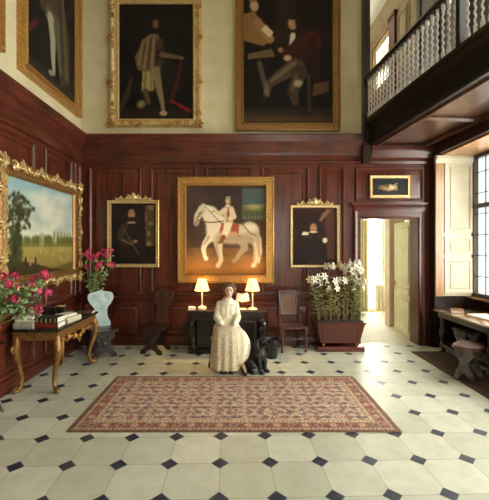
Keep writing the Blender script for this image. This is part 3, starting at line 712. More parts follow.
def bearded(w, h):
    p = Paint(w, h, .008, (30, 22, 18)); p.blot((4, 5), (44, 32, 24), .5, .6); p.poly([(.76, .30), (.76, .97), (.97, .97), (.97, .30)], (86, 70, 46), .8); p.blot((12, 12), (140, 116, 80), .55, .7, (.76, .3, .97, .97))
    p.ell(.45, .46, .30, .34, (40, 30, 26)); p.poly([(.22, .60), (.35, .72), (.56, .72), (.70, .58), (.76, .1), (.2, .1)], (38, 28, 24))
    p.stroke([(.30, .62), (.20, .47), (.30, .36), (.52, .37)], [.08, .08, .06, .04], (58, 44, 36)); p.ell(.54, .375, .05, .032, SKIN); p.stroke([(.24, .40), (.5, .31)], .012, (120, 96, 60))
    p.ell(.455, .82, .078, .125, (158, 112, 82)); p.ell(.455, .945, .085, .05, (28, 20, 16), 0, .3); p.ell(.455, .74, .065, .055, (44, 30, 22), 0, .3); p.ell(.455, .685, .10, .025, (150, 138, 116), 0, .3); p.ell(.425, .835, .012, .008, (30, 20, 16)); p.ell(.487, .835, .012, .008, (30, 20, 16)); p.stroke([(.455, .83), (.46, .79)], .012, (214, 166, 128)); p.stroke([(.28, .58), (.62, .16)], .012, (96, 78, 50)); return p
def reader(w, h):
    p = Paint(w, h, .008, (30, 17, 14)); p.grad(.3, 1, (36, 20, 16), (48, 26, 20), .8); p.blot((4, 5), (64, 38, 28), .5, .5); p.poly([(.78, .1), (.72, 1), (1, 1), (1, .1)], (96, 54, 38), .6)
    p.poly([(.2, .1), (.3, .42), (.45, .55), (.62, .5), (.74, .1)], (30, 20, 18)); p.ell(.47, .66, .095, .13, (44, 29, 22)); p.ell(.47, .645, .078, .105, (168, 122, 90), 0, .25); p.ell(.47, .575, .10, .02, (206, 192, 164), 0, .3)
    p.stroke([(.40, .5), (.26, .50), (.28, .54)], [.06, .045, .03], (46, 30, 26)); p.ell(.28, .545, .07, .035, (196, 164, 128)); p.poly([(.2, .52), (.24, .585), (.36, .57), (.36, .52)], (214, 202, 170)); p.stroke([(.6, .48), (.72, .44), (.73, .36)], [.06, .045, .03], (46, 30, 26)); p.ell(.73, .43, .055, .06, (206, 190, 160)); p.stroke([(.63, .78), (.72, .88), (.80, .94)], [.03, .045, .035], (120, 88, 64)); p.ell(.44, .675, .012, .008, (30, 20, 16)); p.ell(.5, .675, .012, .008, (30, 20, 16)); p.stroke([(.44, .62), (.5, .62)], .007, (140, 70, 56)); return p
def still_life(w, h):
    p = Paint(w, h, .007, (26, 30, 32)); p.blot((6, 4), (38, 42, 42), .5, .6); p.grad(0, .25, (44, 38, 30), (30, 30, 28), .8)
    for cx, cz, rx, c in ((.28, .46, .07, (128, 100, 72)), (.36, .40, .07, (156, 120, 84)), (.47, .38, .08, (176, 140, 100)), (.57, .44, .08, (214, 188, 140)), (.66, .50, .05, (196, 164, 112)), (.52, .55, .05, (206, 180, 136)), (.20, .42, .04, (110, 90, 66)), (.68, .36, .05, (150, 116, 78))): p.ell(cx, cz, rx, rx * .8, c, 20, .35)
    p.stroke([(.2, .55), (.36, .58), (.52, .66)], .014, (120, 100, 66)); p.stroke([(.6, .62), (.72, .70)], .012, (190, 160, 110)); return p
def pb_(px0, px1, py0, py1, Y):      # rectangle on the back wall
    return (wx(px0, Y) + wx(px1, Y)) / 2, wx(px1, Y) - wx(px0, Y), wz(py1, Y), wz(py0, Y) - wz(py1, Y)
WP = BW + .03     # plaster face
YP = BW - .022    # on the panels (just clear of the raised fields)
YPIC = BW - .037
x, w, z, h = pb_(108.8, 201, -8, 126, 6.72)
picture('large dark portrait of a standing man in knee breeches, high on the back wall', w, h, .17, .10, 'baroque', robed_man, (x, WP, z), 0, 'great portraits above the panelling', GOLDP, 0, .006, 0, GOLD)
x, w, z, h = pb_(235.6, 341, -22, 130, 6.72)
picture('large portrait of a seated man with a second figure holding a paper', w, h, .16, .10, 'flat', double_portrait, (x, WP, z), 0, 'great portraits above the panelling', GOLDD, 0, .008)
YF = BW - .1
x, w, z, h = pb_(177.5, 274, 177, 283, YF)
picture('gilt-framed painting of a rider on a prancing white horse above the lamps', w, h, .165, .09, 'flat', equestrian, (x, YPIC, z), 0, 'pictures hung on the back panelling', GOLD, 0, .013, 3.52 - z)
x, w, z, h = pb_(107, 158.6, 200, 267.3, YF)
picture('gilt-crested portrait of a dark bearded man above the pink geranium', w, h, .065, .06, 'flat', bearded, (x, YPIC, z), 0, 'pictures hung on the back panelling', GOLDP, .15, .0065, 3.52 - z)
x, w, z, h = pb_(290.6, 340, 205, 267.5, YF)
picture('gilt-crested portrait of a small dark-robed figure holding a paper, above the lilies', w, h, .05, .06, 'flat', reader, (x, YPIC, z), 0, 'pictures hung on the back panelling', GOLDP, .15, .0065, 3.52 - z)
x, w, z, h = pb_(370.5, 411.6, 175, 197.8, YF)
picture('small dark still life in a gilt frame over the doorway', w, h, .06, .05, 'flat', still_life, (x, YPIC, z), 0, None, GOLDP, 0, 0)
# left wall (local x = distance from the camera)
picture('big landscape painting in a carved gilt frame on the left panelling', 2.24, 1.72, .21, .10, 'rococo', landscape, (LW + .037, 5.38, 1.29), PI / 2, None, GOLDD, 0, .006, 0, GOLDP)  # darker gilt base puts shade between the pale ornaments
picture('tall portrait of a man in pale stockings high on the left wall', 1.86, 2.75, .17, .10, 'flat', caped_man((64, 52, 40), (150, 142, 118)), (LW - .03, 5.76, 4.32), PI / 2, 'great portraits above the panelling', GOLD, 0, .009)
picture('gilt-framed painting cut off at the upper left edge of the photo', 1.7, 2.6, .17, .10, 'flat', caped_man((80, 44, 36), (110, 96, 74)), (LW - .03, 3.62, 4.34), PI / 2, 'great portraits above the panelling', GOLD, 0, .009)

# ------------------------------------------------------------------ rug
def rug():
    hx, hy = 1.70, .764; st = .0105
    nx, ny = int(2 * hx / st), int(2 * hy / st)
    X, Yg = np.meshgrid(np.linspace(-hx, hx, nx), np.linspace(-hy, hy, ny))
    d = np.minimum(hx - abs(X), hy - abs(Yg)); c = np.zeros((ny, nx, 3))
    red, rose, cream, blue, brown, green = (122, 66, 60), (162, 112, 100), (204, 192, 164), (66, 68, 84), (80, 50, 46), (112, 110, 88)
    c[:] = (194, 176, 152)
    def put(m, col, op=1.0): c[m] = c[m] * (1 - op) + np.asarray(col, float) * op
    # field: lattice of small rosettes and leaves
    p = .115; gx = X / p; gy = Yg / p; row = np.round(gy); gx2 = gx + .5 * (row % 2); fx = (gx2 - np.round(gx2)) * p; fy = (gy - row) * p; r = np.hypot(fx, fy); th = np.arctan2(fy, fx)
    k = (np.round(gx2) * 7 + row * 3).astype(int)
    put((abs(np.sin(X * 26)) * abs(np.sin(Yg * 26 + 1.5 * np.sin(X * 13))) > .7), (142, 82, 74), .8)
    put((np.sin(X * 41 + 2 * np.sin(Yg * 19)) * np.sin(Yg * 37) > .55), (82, 78, 90), .8)
    put((abs(abs(fx) + abs(fy) - .052) < .006), (148, 92, 74), .8)
    put(r < .034 + .01 * np.cos(6 * th), (150, 92, 84)); put((r < .023 + .007 * np.cos(5 * th)) & (k % 3 == 0), (84, 84, 100)); put((r < .023 + .007 * np.cos(5 * th)) & (k % 3 == 1), (206, 184, 150)); put(r < .010, (120, 60, 54))
    # borders
    m = d < .225; put(m, (122, 66, 60)); s = np.where(hx - abs(X) < hy - abs(Yg), Yg, X); q = d - .13
    pb = .15; fs = (s / pb - np.round(s / pb)) * pb; rr = np.hypot(fs, q); t2 = np.arctan2(q, fs); kk = np.round(s / pb).astype(int)
    mb = (d > .065) & (d < .19); put(mb & (abs(q - .035 * np.sin(s * 2 * PI / (2 * pb))) < .008), green)
    put(mb & (rr < .045 + .01 * np.cos(6 * t2)), (176, 116, 92)); put(mb & (rr < .026) & (kk % 2 == 0), (86, 82, 98)); put(mb & (rr < .026) & (kk % 2 != 0), (206, 182, 146)); put(mb & (rr < .01), (110, 44, 40))
    g1 = (d > .19) & (d < .225); put(g1, (198, 178, 142)); put(g1 & (abs((s * 22) % 1 - .5) < .22) & (abs(d - .2075) < .009), (140, 66, 54))
    g2 = (d > .035) & (d < .065); put(g2, (190, 164, 130)); put(g2 & (abs((s * 22) % 1 - .5) < .22) & (abs(d - .05) < .008), (92, 72, 76))
    put(d < .035, (112, 62, 50)); put(d < .012, (84, 62, 48)); put((d > .225) & (d < .24), (96, 66, 62))
    c = c * .82 + np.array((192, 178, 156)) * .18; rs = np.random.RandomState(3); c += rs.randn(ny, nx, 1) * 15; c += (np.sin(Yg * 31)[..., None] * 4)
    c = np.clip(c, 0, 255)
    zz = .012 + .001 * np.sin(X * 9) * np.sin(Yg * 11)
    vs = [(X[j, i], Yg[j, i], zz[j, i]) for j in range(ny) for i in range(nx)]
    fs_ = [(j * nx + i, j * nx + i + 1, (j + 1) * nx + i + 1, (j + 1) * nx + i) for j in range(ny - 1) for i in range(nx - 1)]
    t = thing('persian_rug', 'long red and beige patterned rug lying on the stone floor', 'rug', (-.03, 4.37, 0))
    colgrid('pile', vs, fs_, c.reshape(-1, 3), PILE, t)
    MB().box(-hx, -hy, .001, hx, hy, .0105).build('backing', m_speck('rug_backing', S(110, 70, 54), S(150, 110, 84), 60, .95, 0, .2), t, 0)
    f = MB()
    for sg in (1, -1):
        f = MB(); f.box(min(sg * hx, sg * (hx + .006)), -hy, .002, max(sg * hx, sg * (hx + .006)), hy, .007)
        for i in range(110):
            y = -hy + (i + .5) * 2 * hy / 110; f.box(min(sg * (hx + .005), sg * (hx + .022)), y - .003, .002, max(sg * (hx + .005), sg * (hx + .022)), y + .003, .006)
        f.build('fringe', m_speck('rug_fringe', S(150, 130, 100), S(180, 160, 126), 40, .95, 0, .1), t, 0)
rug()
# ------------------------------------------------------------------ gilded side table (left)
TT = .835
tx0, tx1, ty0, ty1 = -2.90, -2.27, 4.50, 5.80
tb = thing('gilt_console_table', 'gilt console table with curved carved legs and a dark marble top, against the left wall', 'table', ((tx0 + tx1) / 2, (ty0 + ty1) / 2, 0))
hw, hl = (tx1 - tx0) / 2, (ty1 - ty0) / 2
m = MB().rbox(-hw, -hl, TT - .035, hw, hl, TT, .010); m.build('table_top', MARBLE, tb)
m = MB().box(-hw + .03, -hl + .03, TT - .15, hw - .03, -hl + .055, TT - .036).box(-hw + .03, hl - .055, TT - .15, hw - .03, hl - .03, TT - .036)
m.box(-hw + .03, -hl + .055, TT - .15, -hw + .055, hl - .055, TT - .036).box(hw - .055, -hl + .055, TT - .15, hw - .03, hl - .055, TT - .036)
m.build('apron', GOLDD, tb)
m = MB()
Mx = Matrix.Rotation(PI / 2, 4, 'Z')
m.run([(0, TT - .05), (.012, TT - .045), (.012, TT - .037), (0, TT - .036)], -hl + .03, hl - .03, Matrix.Translation((hw - .03, 0, 0)) @ Mx)
Mo = Matrix.Translation((hw - .035, 0, 0)) @ Mx
for cx in (-.36, -.18, 0, .18, .36):
    z = TT - .16 - (.06 if cx == 0 else .02)
    b = MB(); cluster(b, cx, z, -.01, .085 if cx == 0 else .06, -PI / 2); m.join(b.bm, Mo)
b = MB(); leaf_fan(b, 0, TT - .24, -.015, .09, -PI / 2, 5, 2.4); m.join(b.bm, Mo)
b = MB()
for sg in (-1, 1): scroll(b, sg * .15, TT - .20, -.01, .055, PI / 2, sg); scroll(b, sg * .29, TT - .18, -.01, .045, PI / 2, -sg)
m.join(b.bm, Mo)
m.build('carved_apron_ornament', GOLD, tb)
for sx in (-1, 1):
    for sy in (-1, 1):
        m = MB(); cx, cy = sx * (hw - .085), sy * (hl - .09); dx, dy = sx * .8 if sx > 0 else -.35, sy * .9
        P = [(.03, TT - .1), (.06, TT - .19), (.075, TT - .27), (.055, TT - .38), (.0, .30), (-.032, .18), (-.022, .09), (.012, .04), (.04, .03)]
        rr = [.044, .052, .050, .042, .031, .026, .026, .030, .032]
        m.tube([(cx + dx * o_, cy + dy * o_ * .7, z) for o_, z in P], rr, 10)
        m.sph((cx + dx * .035, cy + dy * .025, .036), (.04, .04, .035)); m.sph((cx + dx * .07, cy + dy * .05, .03), (.03, .03, .03))
        for k in range(3): m.sph((cx + dx * (.05 + .012 * k), cy + dy * (.04 + .006 * k), TT - .17 - .06 * k), (.024, .036, .034), sub=1, rot=(.3 * k, .2, 0))
        A = math.atan2(dy, dx); b = MB(); scroll(b, .075, TT - .25, 0, .075, PI / 2, 1, .3); scroll(b, .06, .045, 0, .04, PI, -1, .35); leaf_fan(b, .035, TT - .34, 0, .08, -PI / 2, 3, .9)
        m.join(b.bm, Matrix.Translation((cx, cy, 0)) @ Matrix.Rotation(A, 4, 'Z'))
        m.build('leg', GOLDD, tb)

def book(label, loc, rz, L, W, T, cov, pages=PAPER, gold=False, group='books on the gilt table'):
    """lies flat; spine along local -y, L along x"""
    t = thing('book', label, 'book', loc, rz, group)
    c = MB().box(-L / 2, -W / 2, 0, L / 2, W / 2, .004).box(-L / 2, -W / 2, T - .004, L / 2, W / 2, T)
    n = 8; sp = [(-W / 2 + .002 - .012 * math.sin(PI * i / n), T * i / n) for i in range(n + 1)]
    c._add([(x, y, z) for x in (-L / 2, L / 2) for y, z in sp + [(-W / 2 + .004, T), (-W / 2 + .004, 0)]],
           [tuple(range(n + 3)), tuple(range(2 * n + 5, n + 2, -1))] + [(i, (i + 1) % (n + 3), (i + 1) % (n + 3) + n + 3, i + n + 3) for i in range(n + 3)])
    c.build('cover', cov, t, 30)
    MB().box(-L / 2 + .006, -W / 2 + .005, .0042, L / 2 - .006, W / 2 - .006, T - .0042).build('pages', pages, t, 0)
    if gold:
        g = MB()
        for i in range(5): g.box(-L / 2 + .03 + i * (L - .06) / 4 - .006, -W / 2 - .0125, T * .15, -L / 2 + .03 + i * (L - .06) / 4 + .006, -W / 2 - .0005, T * .85)
        g.build('spine_bands', GOLDP, t, 0)
    return t
def cov(n, a, b): return m_speck(n, a, b, 18, .5, 0, .06)
CRM = cov('cream_cover', S(196, 188, 160), S(216, 208, 182)); GRY = cov('grey_cover', S(150, 150, 134), S(176, 174, 158)); GRN = cov('dark_green_cover', S(22, 34, 28), S(40, 54, 44)); REDC = cov('red_cover', S(96, 26, 22), S(126, 40, 32)); TEAL = cov('teal_cover', S(70, 116, 104), S(96, 142, 128)); BRN = cov('brown_cover', S(74, 44, 30), S(102, 64, 44)); WHC = cov('white_cover', S(222, 220, 206), S(236, 234, 222))
book('thick grey book at the bottom of the near stack on the gilt table', (-2.74, 4.62, TT + .001), 0, .25, .17, .075, GRY)
book('pale cream book in the middle of the near stack on the gilt table', (-2.73, 4.64, TT + .077), .06, .25, .17, .042, CRM)
book('thin white book on top of the near stack on the gilt table', (-2.757, 4.66, TT + .120), -.05, .27, .2, .028, WHC)
book('red book under the dark gold-banded one at the near edge of the gilt table', (-2.46, 4.68, TT + .001), .02, .29, .22, .066, REDC)
book('dark green book with gold spine bands lying on the red book', (-2.46, 4.67, TT + .068), .0, .29, .21, .072, GRN, gold=True)
book('large white-edged book lying at the room side of the gilt table, behind the red book', (-2.43, 5.02, TT + .001), 1.45, .34, .26, .07, CRM)
book('slim pale book lying on the large white-edged book', (-2.45, 5.02, TT + .072), 1.3, .27, .19, .03, WHC)
book('teal book lying toward the far end of the gilt table', (-2.66, 5.44, TT + .001), .2, .27, .19, .045, TEAL)
book('brown book at the far corner of the gilt table', (-2.40, 5.62, TT + .001), .1, .24, .17, .035, BRN)
t = thing('photo_frame', 'black easel photo frame standing at the wall side of the gilt table', 'photo frame', (-2.72, 5.13, TT), -.25)
MB().sweep(-.11, 0, .11, .17, [(0, 0), (0, .02), (.02, .024), (.024, .012), (.024, 0)]).box(-.10, 0, .01, .10, .006, .16).build('frame', BLACKM, t)
MB().box(-.088, -.006, .022, .088, -.0005, .148).build('photograph', m_speck('dark_photograph', S(34, 30, 28), S(70, 62, 54), 16, .3), t, 0)
MB().frustum((-.02, .06, .02, .065), (-.02, .006, .02, .012), 0, .13).build('easel_back', BLACKM, t, 0)
t = thing('desk_box', 'small upright black box with a pale lid edge beside the photo frame', 'box', (-2.61, 5.25, TT), .1)
MB().rbox(-.045, -.05, 0, .045, .05, .17, .006).build('body', BLACKM, t); MB().rbox(-.05, -.055, .1705, .05, .055, .185, .004).build('lid', GOLDP, t)

# ------------------------------------------------------------------ geraniums
def geranium(label, loc, n_heads, spread, hgt, lean, seed, nleaf=60, pot_r=.10, head=.055):
    r = random.Random(seed); t = thing('potted_geranium', label, 'plant', loc, 0, 'pink geraniums')
    MB().lathe([(pot_r * .7, 0), (pot_r * .95, .15), (pot_r * 1.08, .155), (pot_r * 1.1, .185), (pot_r * .98, .19), (pot_r * .95, .17), (0, .168)], 18).build('pot', TERRA, t)
    MB().lathe([(pot_r * .93, .171), (pot_r * .5, .178), (0, .18)], 14).build('soil', SOIL, t)
    st, lf = MB(), MB(); heads = []
    for i in range(n_heads):
        a = 2 * PI * (i * .382) + r.random(); q = .25 + .75 * ((i + .5) / n_heads) ** .5
        x = lean[0] + spread * q * math.cos(a); y = lean[1] + spread * q * .6 * math.sin(a); z = hgt * (1 - .36 * q * r.random()) - (.2 * hgt if i % 4 == 3 else 0)
        st.tube([(.02 * math.cos(a), .02 * math.sin(a), .17), (x * .3, y * .3, .17 + (z - .17) * .35), (x * .7, y * .7, .17 + (z - .17) * .7), (x, y, z)], [.006, .006, .005, .004], 6)
        heads.append((x, y, z))
    for i in range(nleaf):
        h = heads[r.randrange(len(heads))]; q = .4 + .55 * r.random(); a = r.random() * 2 * PI; w = .03 + .07 * r.random()
        c = Vector((h[0] * q + w * math.cos(a), h[1] * q + w * math.sin(a), .17 + (h[2] - .17) * q + .05 * (r.random() - .4)))
        s = .026 + .02 * r.random(); E_ = Euler((r.uniform(-.9, .9), r.uniform(-.9, .9), a)).to_matrix().to_4x4()
        M = Matrix.Translation(c) @ E_; k = 11
        vs = [(0, 0, -.006)] + [(s * (1 + .13 * math.cos(5 * 2 * PI * j / k * 1)) * math.cos(2 * PI * j / k), s * (1 + .13 * math.cos(5 * 2 * PI * j / k)) * math.sin(2 * PI * j / k), .006 * math.cos(6 * PI * j / k)) for j in range(k)]
        lf._add(vs, [(0, 1 + j, 1 + (j + 1) % k) for j in range(k)], M)
    st.build('stems', STEM, t)
    lo = lf.build('leaves', LEAF, t); lo['kind'] = 'stuff'; so = lo.modifiers.new('thickness', 'SOLIDIFY'); so.thickness = .0015
    for x, y, z in heads:
        m = MB()
        for i in range(16):
            d = Vector((r.gauss(0, 1), r.gauss(0, 1), r.gauss(.25, .8))).normalized() * head * (.55 + .3 * r.random())
            c = Vector((x, y, z)) + d; Mq = Matrix.Translation(c) @ d.to_track_quat('Z', 'Y').to_matrix().to_4x4()
            for k in range(5):
                a = 2 * PI * k / 5; m.sph((.012 * math.cos(a), .012 * math.sin(a), .003), (.011, .008, .003), Mq, 1, (0, 0, a))
        m.build('flower_head', PINK, t)
    return t
def plant_stand(label, loc, h):
    t = thing('plant_stand', label, 'stand', loc)
    MB().lathe([(.13, h - .02), (.14, h - .01), (.14, h), (0, h)], 20).build('top', WOODD, t)
    MB().lathe([(.022, .12), (.03, .2), (.02, .3), (.034, .5 * h), (.02, .75 * h), (.03, h - .06), (.05, h - .021)], 12).build('column', WOODD, t)
    for k in range(3):
        a = 2 * PI * k / 3 + .5; MB().tube([(.0, 0, .2), (.07 * math.cos(a), .07 * math.sin(a), .15), (.10 * math.cos(a), .10 * math.sin(a), .05), (.125 * math.cos(a), .125 * math.sin(a), .014)], [.018, .017, .014, .014], 8).build('leg', WOODD, t)
plant_stand('dark turned plant stand at the near end of the gilt table', (-2.78, 3.98, 0), .80)
geranium('bushy pink geranium at the left edge of the photo, in front of the landscape painting', (-2.78, 3.98, .80), 16, .34, .80, (.32, .08), 5, 170, .10, .06)
plant_stand('dark turned plant stand in the corner behind the pale-backed chair', (-2.72, 6.56, 0), .62)
geranium('tall pink geranium in the corner rising above the pale-backed chair', (-2.72, 6.56, .6205), 16, .27, 1.24, (.21, -.12), 9, 80, .09, .07)

# ------------------------------------------------------------------ hall chairs with solid shaped backs
def hall_chair(label, loc, rz, backmat, wood):
    t = thing('hall_chair', label, 'chair', loc, rz, 'carved hall chairs')      # faces local -y
    sh = [(-.15, .46), (-.16, .52), (-.12, .60), (-.105, .70), (-.12, .79), (-.18, .87), (-.22, .96), (-.205, 1.04), (-.14, 1.07), (-.06, 1.085), (0, 1.11), (.06, 1.085), (.14, 1.07), (.205, 1.04), (.22, .96), (.18, .87), (.12, .79), (.105, .70), (.12, .60), (.16, .52), (.15, .46)]
    # smooth the outline
    pts = []
    for i in range(len(sh) - 1):
        for q in (0, .33, .66):
            a, b, c, d = sh[max(i - 1, 0)], sh[i], sh[i + 1], sh[min(i + 2, len(sh) - 1)]
            pts.append(tuple(.5 * (2 * b[k] + (c[k] - a[k]) * q + (2 * a[k] - 5 * b[k] + 4 * c[k] - d[k]) * q * q + (3 * b[k] - a[k] - 3 * c[k] + d[k]) * q ** 3) for k in (0, 1)))
    pts.append(sh[-1])
    Mb = Matrix.Translation((0, .20, 0)) @ Matrix.Translation((0, 0, .46)) @ Matrix.Rotation(-.16, 4, 'X') @ Matrix.Translation((0, 0, -.46))
    MB().prism(pts, -.012, .018, Mb).build('backrest', backmat, t)
    m = MB(); m.sph((0, -.012, .96), (.09, .006, .08), Mb); 
    for sg in (-1, 1): b = MB(); scroll(b, sg * .13, .98, -.018, .055, PI / 2, sg, .16); m.join(b.bm, Mb)
    m.build('cartouche', backmat, t)
    m = MB(); m.slab([(-.21, .22), (-.24, -.10), (-.21, -.21), (-.10, -.235), (.10, -.235), (.21, -.21), (.24, -.10), (.21, .22)], .43, .465); m.sph((0, -.02, .462), (.15, .13, .008)); m.build('seat', wood, t)
    for y0, n in ((-.18, 'front_support'), (.17, 'rear_support')):
        prof = [(-.15, .43), (-.17, .36), (-.12, .28), (-.085, .20), (-.13, .11), (-.20, .06), (-.21, 0), (-.12, 0), (-.09, .05), (0, .10), (.09, .05), (.12, 0), (.21, 0), (.20, .06), (.13, .11), (.085, .20), (.12, .28), (.17, .36), (.15, .43)]
        m = MB(); m.prism(prof, y0 - .016, y0 + .016)
        if y0 < 0:
            for sg in (-1, 1): scroll(m, sg * .09, .32, y0 - .02, .055, PI / 2, sg); scroll(m, sg * .13, .06, y0 - .02, .045, 0, -sg)
            m.sph((0, y0 - .018, .22), (.04, .014, .06))
        m.build(n, wood, t)
    return t
h1 = hall_chair('carved hall chair in the left corner, its solid shaped back coloured pale with window glare', (-2.34, 6.18, 0), .50, LENS, m_wood('blackened_chair_wood', S(26, 20, 22), S(56, 46, 48), 'x', .3, 5, .4))
hall_chair('dark carved hall chair standing alone between the bearded portrait and the side table', (-1.46, 6.38, 0), -.25, CHAIRW, WOODD)

# ------------------------------------------------------------------ carved side table with lamps
sx0, sx1, sy0, sy1, SH = -.87, .52, 6.20, 6.70, .765
sd = thing('carved_side_table', 'ebony-dark side table with carved scroll legs behind the seated woman', 'table', ((sx0 + sx1) / 2, (sy0 + sy1) / 2, 0))
hw, hd = (sx1 - sx0) / 2, (sy1 - sy0) / 2
MB().rbox(-hw, -hd, SH - .035, hw, hd, SH, .008).build('table_top', WOODDX, sd)
m = MB().box(-hw + .05, -hd + .04, SH - .16, hw - .05, hd - .01, SH - .036)
for i in range(5): cluster(m, -hw + .28 + i * (2 * hw - .56) / 4, SH - .10, -hd + .03, .05, PI / 2)
m.build('frieze', EBON, sd)
MB().box(-hw + .06, hd - .05, .09, hw - .06, hd - .02, SH - .162).build('back_panel', EBON, sd, 0)
m = MB(); m.rbox(-hw + .02, -hd + .02, .0, hw - .02, hd - .01, .085, .01); m.build('plinth', EBON, sd)
m = MB().box(-hw + .16, -hd + .10, .088, hw - .16, -hd + .12, SH - .162)
for xa in (-hw + .19, .03): m.sweep(xa, .13, xa + hw - .22, SH - .2, [(0, 0), (0, .014), (.02, .018), (.03, 0)], -hd + .10)
m.build('front_panel', EBON, sd)
for sgn in (-1, 1):
    for yy in (-hd + .07, hd - .10):
        cx = sgn * (hw - .085); m = MB()
        m.tube([(cx, yy, SH - .17), (cx + sgn * .03, yy - .012, SH - .24), (cx + sgn * .035, yy - .015, SH - .33), (cx + sgn * .01, yy, SH - .42), (cx - sgn * .005, yy, .24), (cx, yy, .15), (cx + sgn * .01, yy - .01, .09)], [.05, .062, .06, .046, .036, .04, .055], 12)
        m.rbox(cx - .06, yy - .06, SH - .20, cx + .06, yy + .06, SH - .161, .01); m.rbox(cx - .07, yy - .065, .086, cx + .07, yy + .065, .135, .012)
        if yy < 0:
            m.sph((cx + sgn * .02, yy - .055, SH - .24), (.035, .03, .045)); b = MB(); scroll(b, cx - .035, SH - .33, yy - .055, .04, PI / 2, -1, .3); scroll(b, cx + .045, SH - .33, yy - .055, .04, PI / 2, 1, .3); leaf_fan(b, cx, SH - .42, yy - .045, .09, -PI / 2, 3, .8); b.sph((cx, yy - .06, .13), (.045, .03, .035)); m.join(b.bm)
        m.build('leg', EBON, sd)
SHADE = bpy.data.materials.new('lit_silk_shade'); _t = NT(SHADE)
_d = _t.n('ShaderNodeBsdfDiffuse'); _d.inputs[0].default_value = S(250, 232, 190); _tr = _t.n('ShaderNodeBsdfTranslucent'); _tr.inputs[0].default_value = S(255, 232, 180)
_m1 = _t.n('ShaderNodeMixShader'); _m1.inputs[0].default_value = .6; _t.l(_d.outputs[0], _m1.inputs[1]); _t.l(_tr.outputs[0], _m1.inputs[2])
_em = _t.n('ShaderNodeEmission'); _em.inputs[0].default_value = S(255, 226, 168); _em.inputs[1].default_value = .45; _ad = _t.n('ShaderNodeAddShader'); _t.l(_m1.outputs[0], _ad.inputs[0]); _t.l(_em.outputs[0], _ad.inputs[1]); _o = _t.n('ShaderNodeOutputMaterial'); _t.l(_ad.outputs[0], _o.inputs[0])
BULB = bpy.data.materials.new('lit_bulb'); _t = NT(BULB); _t.bsdf(S(255, 240, 210), .5, 0, None, Emission_Color=S(255, 220, 150), Emission_Strength=12.0)
IVORY = m_speck('ivory_enamel', S(222, 210, 178), S(238, 228, 200), 10, .35, 0, .03)
def lamp(label, px, basekind):
    t = thing('table_lamp', label, 'lamp', (wx(px, 6.36), 6.36, SH), 0, 'candlestick lamps on the side table')
    MB().lathe([(.085, 0), (.09, .008), (.075, .02), (.04, .03), (.022, .045), (.014, .06), (0, .06)] if basekind else [(.075, 0), (.08, .03), (.06, .05), (.025, .065), (.014, .08), (0, .08)], 20).build('base', IVORY, t)
    MB().lathe([(.012, .055), (.016, .09), (.011, .12), (.013, .24), (.016, .27), (.010, .29), (.010, .33)], 12).build('stem', IVORY, t)
    n = 24; m = MB(); v = []; f = []
    for i, (r_, z) in enumerate([(.132, .335), (.128, .345), (.112, .40), (.088, .47), (.075, .535)]):
        for k in range(n): rr = r_ * (1 + .02 * (k % 2)); v.append((rr * math.cos(2 * PI * k / n), rr * math.sin(2 * PI * k / n), z))
    for i in range(4):
        for k in range(n): k2 = (k + 1) % n; f.append((i * n + k, i * n + k2, (i + 1) * n + k2, (i + 1) * n + k))
    m._add(v, f); o = m.build('lamp_shade', SHADE, t); s = o.modifiers.new('thickness', 'SOLIDIFY'); s.thickness = .002
    MB().sph((0, 0, .38), (.02, .02, .032)).tube([(-.13, 0, .345), (0, 0, .345), (.13, 0, .345)], .002, 5).build('bulb', BULB, t)
    l = bpy.data.lights.new('lamp_glow', 'POINT'); l.energy = 24; l.color = (1, .66, .30); l.shadow_soft_size = .03
    o = bpy.data.objects.new('lamp_glow', l); COL.objects.link(o); o.parent = t; o.location = (0, 0, .47)
lamp('lit ivory lamp on the left end of the dark side table', 202, 0)
lamp('lit ivory lamp on the right end of the dark side table', 252.5, 1)
t = thing('paper_stack', 'stack of white papers at the foot of the left lamp', 'papers', (wx(192.5, 6.30) - .01, 6.29, SH), .1)
for k in range(3): MB().box(-.065 + .004 * k, -.055, .001 + .018 * k, .065 - .006 * k, .055, .018 + .018 * k).build('sheaf', PAPER, t, 0)
t = thing('visiting_book', 'open white album lying under the right lamp', 'album', (wx(241.5, 6.29), 6.285, SH), -.05)
MB().box(-.12, -.05, .0, .10, .045, .006).build('cover', BRN, t, 0)
MB().run([(-.04, .006), (-.04, .02), (0, .03), (.045, .02), (.045, .006)], -.11, .09).build('pages', PAPER, t)
t = thing('letter_rack', 'brass letter stand holding two white cards, by the right lamp', 'letter rack', (wx(242.5, 6.50), 6.52, SH), -.1)
MB().rbox(-.07, -.035, 0, .07, .035, .012, .004).tube([(0, 0, .012), (0, 0, .10)], .006, 8).tube([(-.10, 0, .11), (0, 0, .10), (.10, 0, .11)], .006, 8).build('rack', BRASS, t)
for sg in (-1, 1): MB().box(-.065, -.0015, -.0, .065, .0015, .15, Matrix.Translation((sg * .065, .006 * sg, .115)) @ Matrix.Rotation(sg * -.22, 4, 'Y')).build('card', PAPER, t, 0)

# ------------------------------------------------------------------ bucket
t = thing('bucket', 'black tapered bucket on the floor between the side table and the cane chair', 'bucket', (.585, 6.03, 0))
MB().lathe([(.095, 0), (.10, .01), (.128, .30), (.136, .305), (.136, .32), (.122, .32), (.115, .29), (.09, .03), (0, .03)], 28).build('body', BLACKM, t)
m = MB(); m.tube([(.135 * math.cos(a), -.02 - .05 * math.sin(a), .305 - .10 * math.sin(a)) for a in [PI * i / 12 for i in range(13)]], .004, 6, Matrix.Translation((0, -.06, 0))); m.build('handle', STEEL, t)

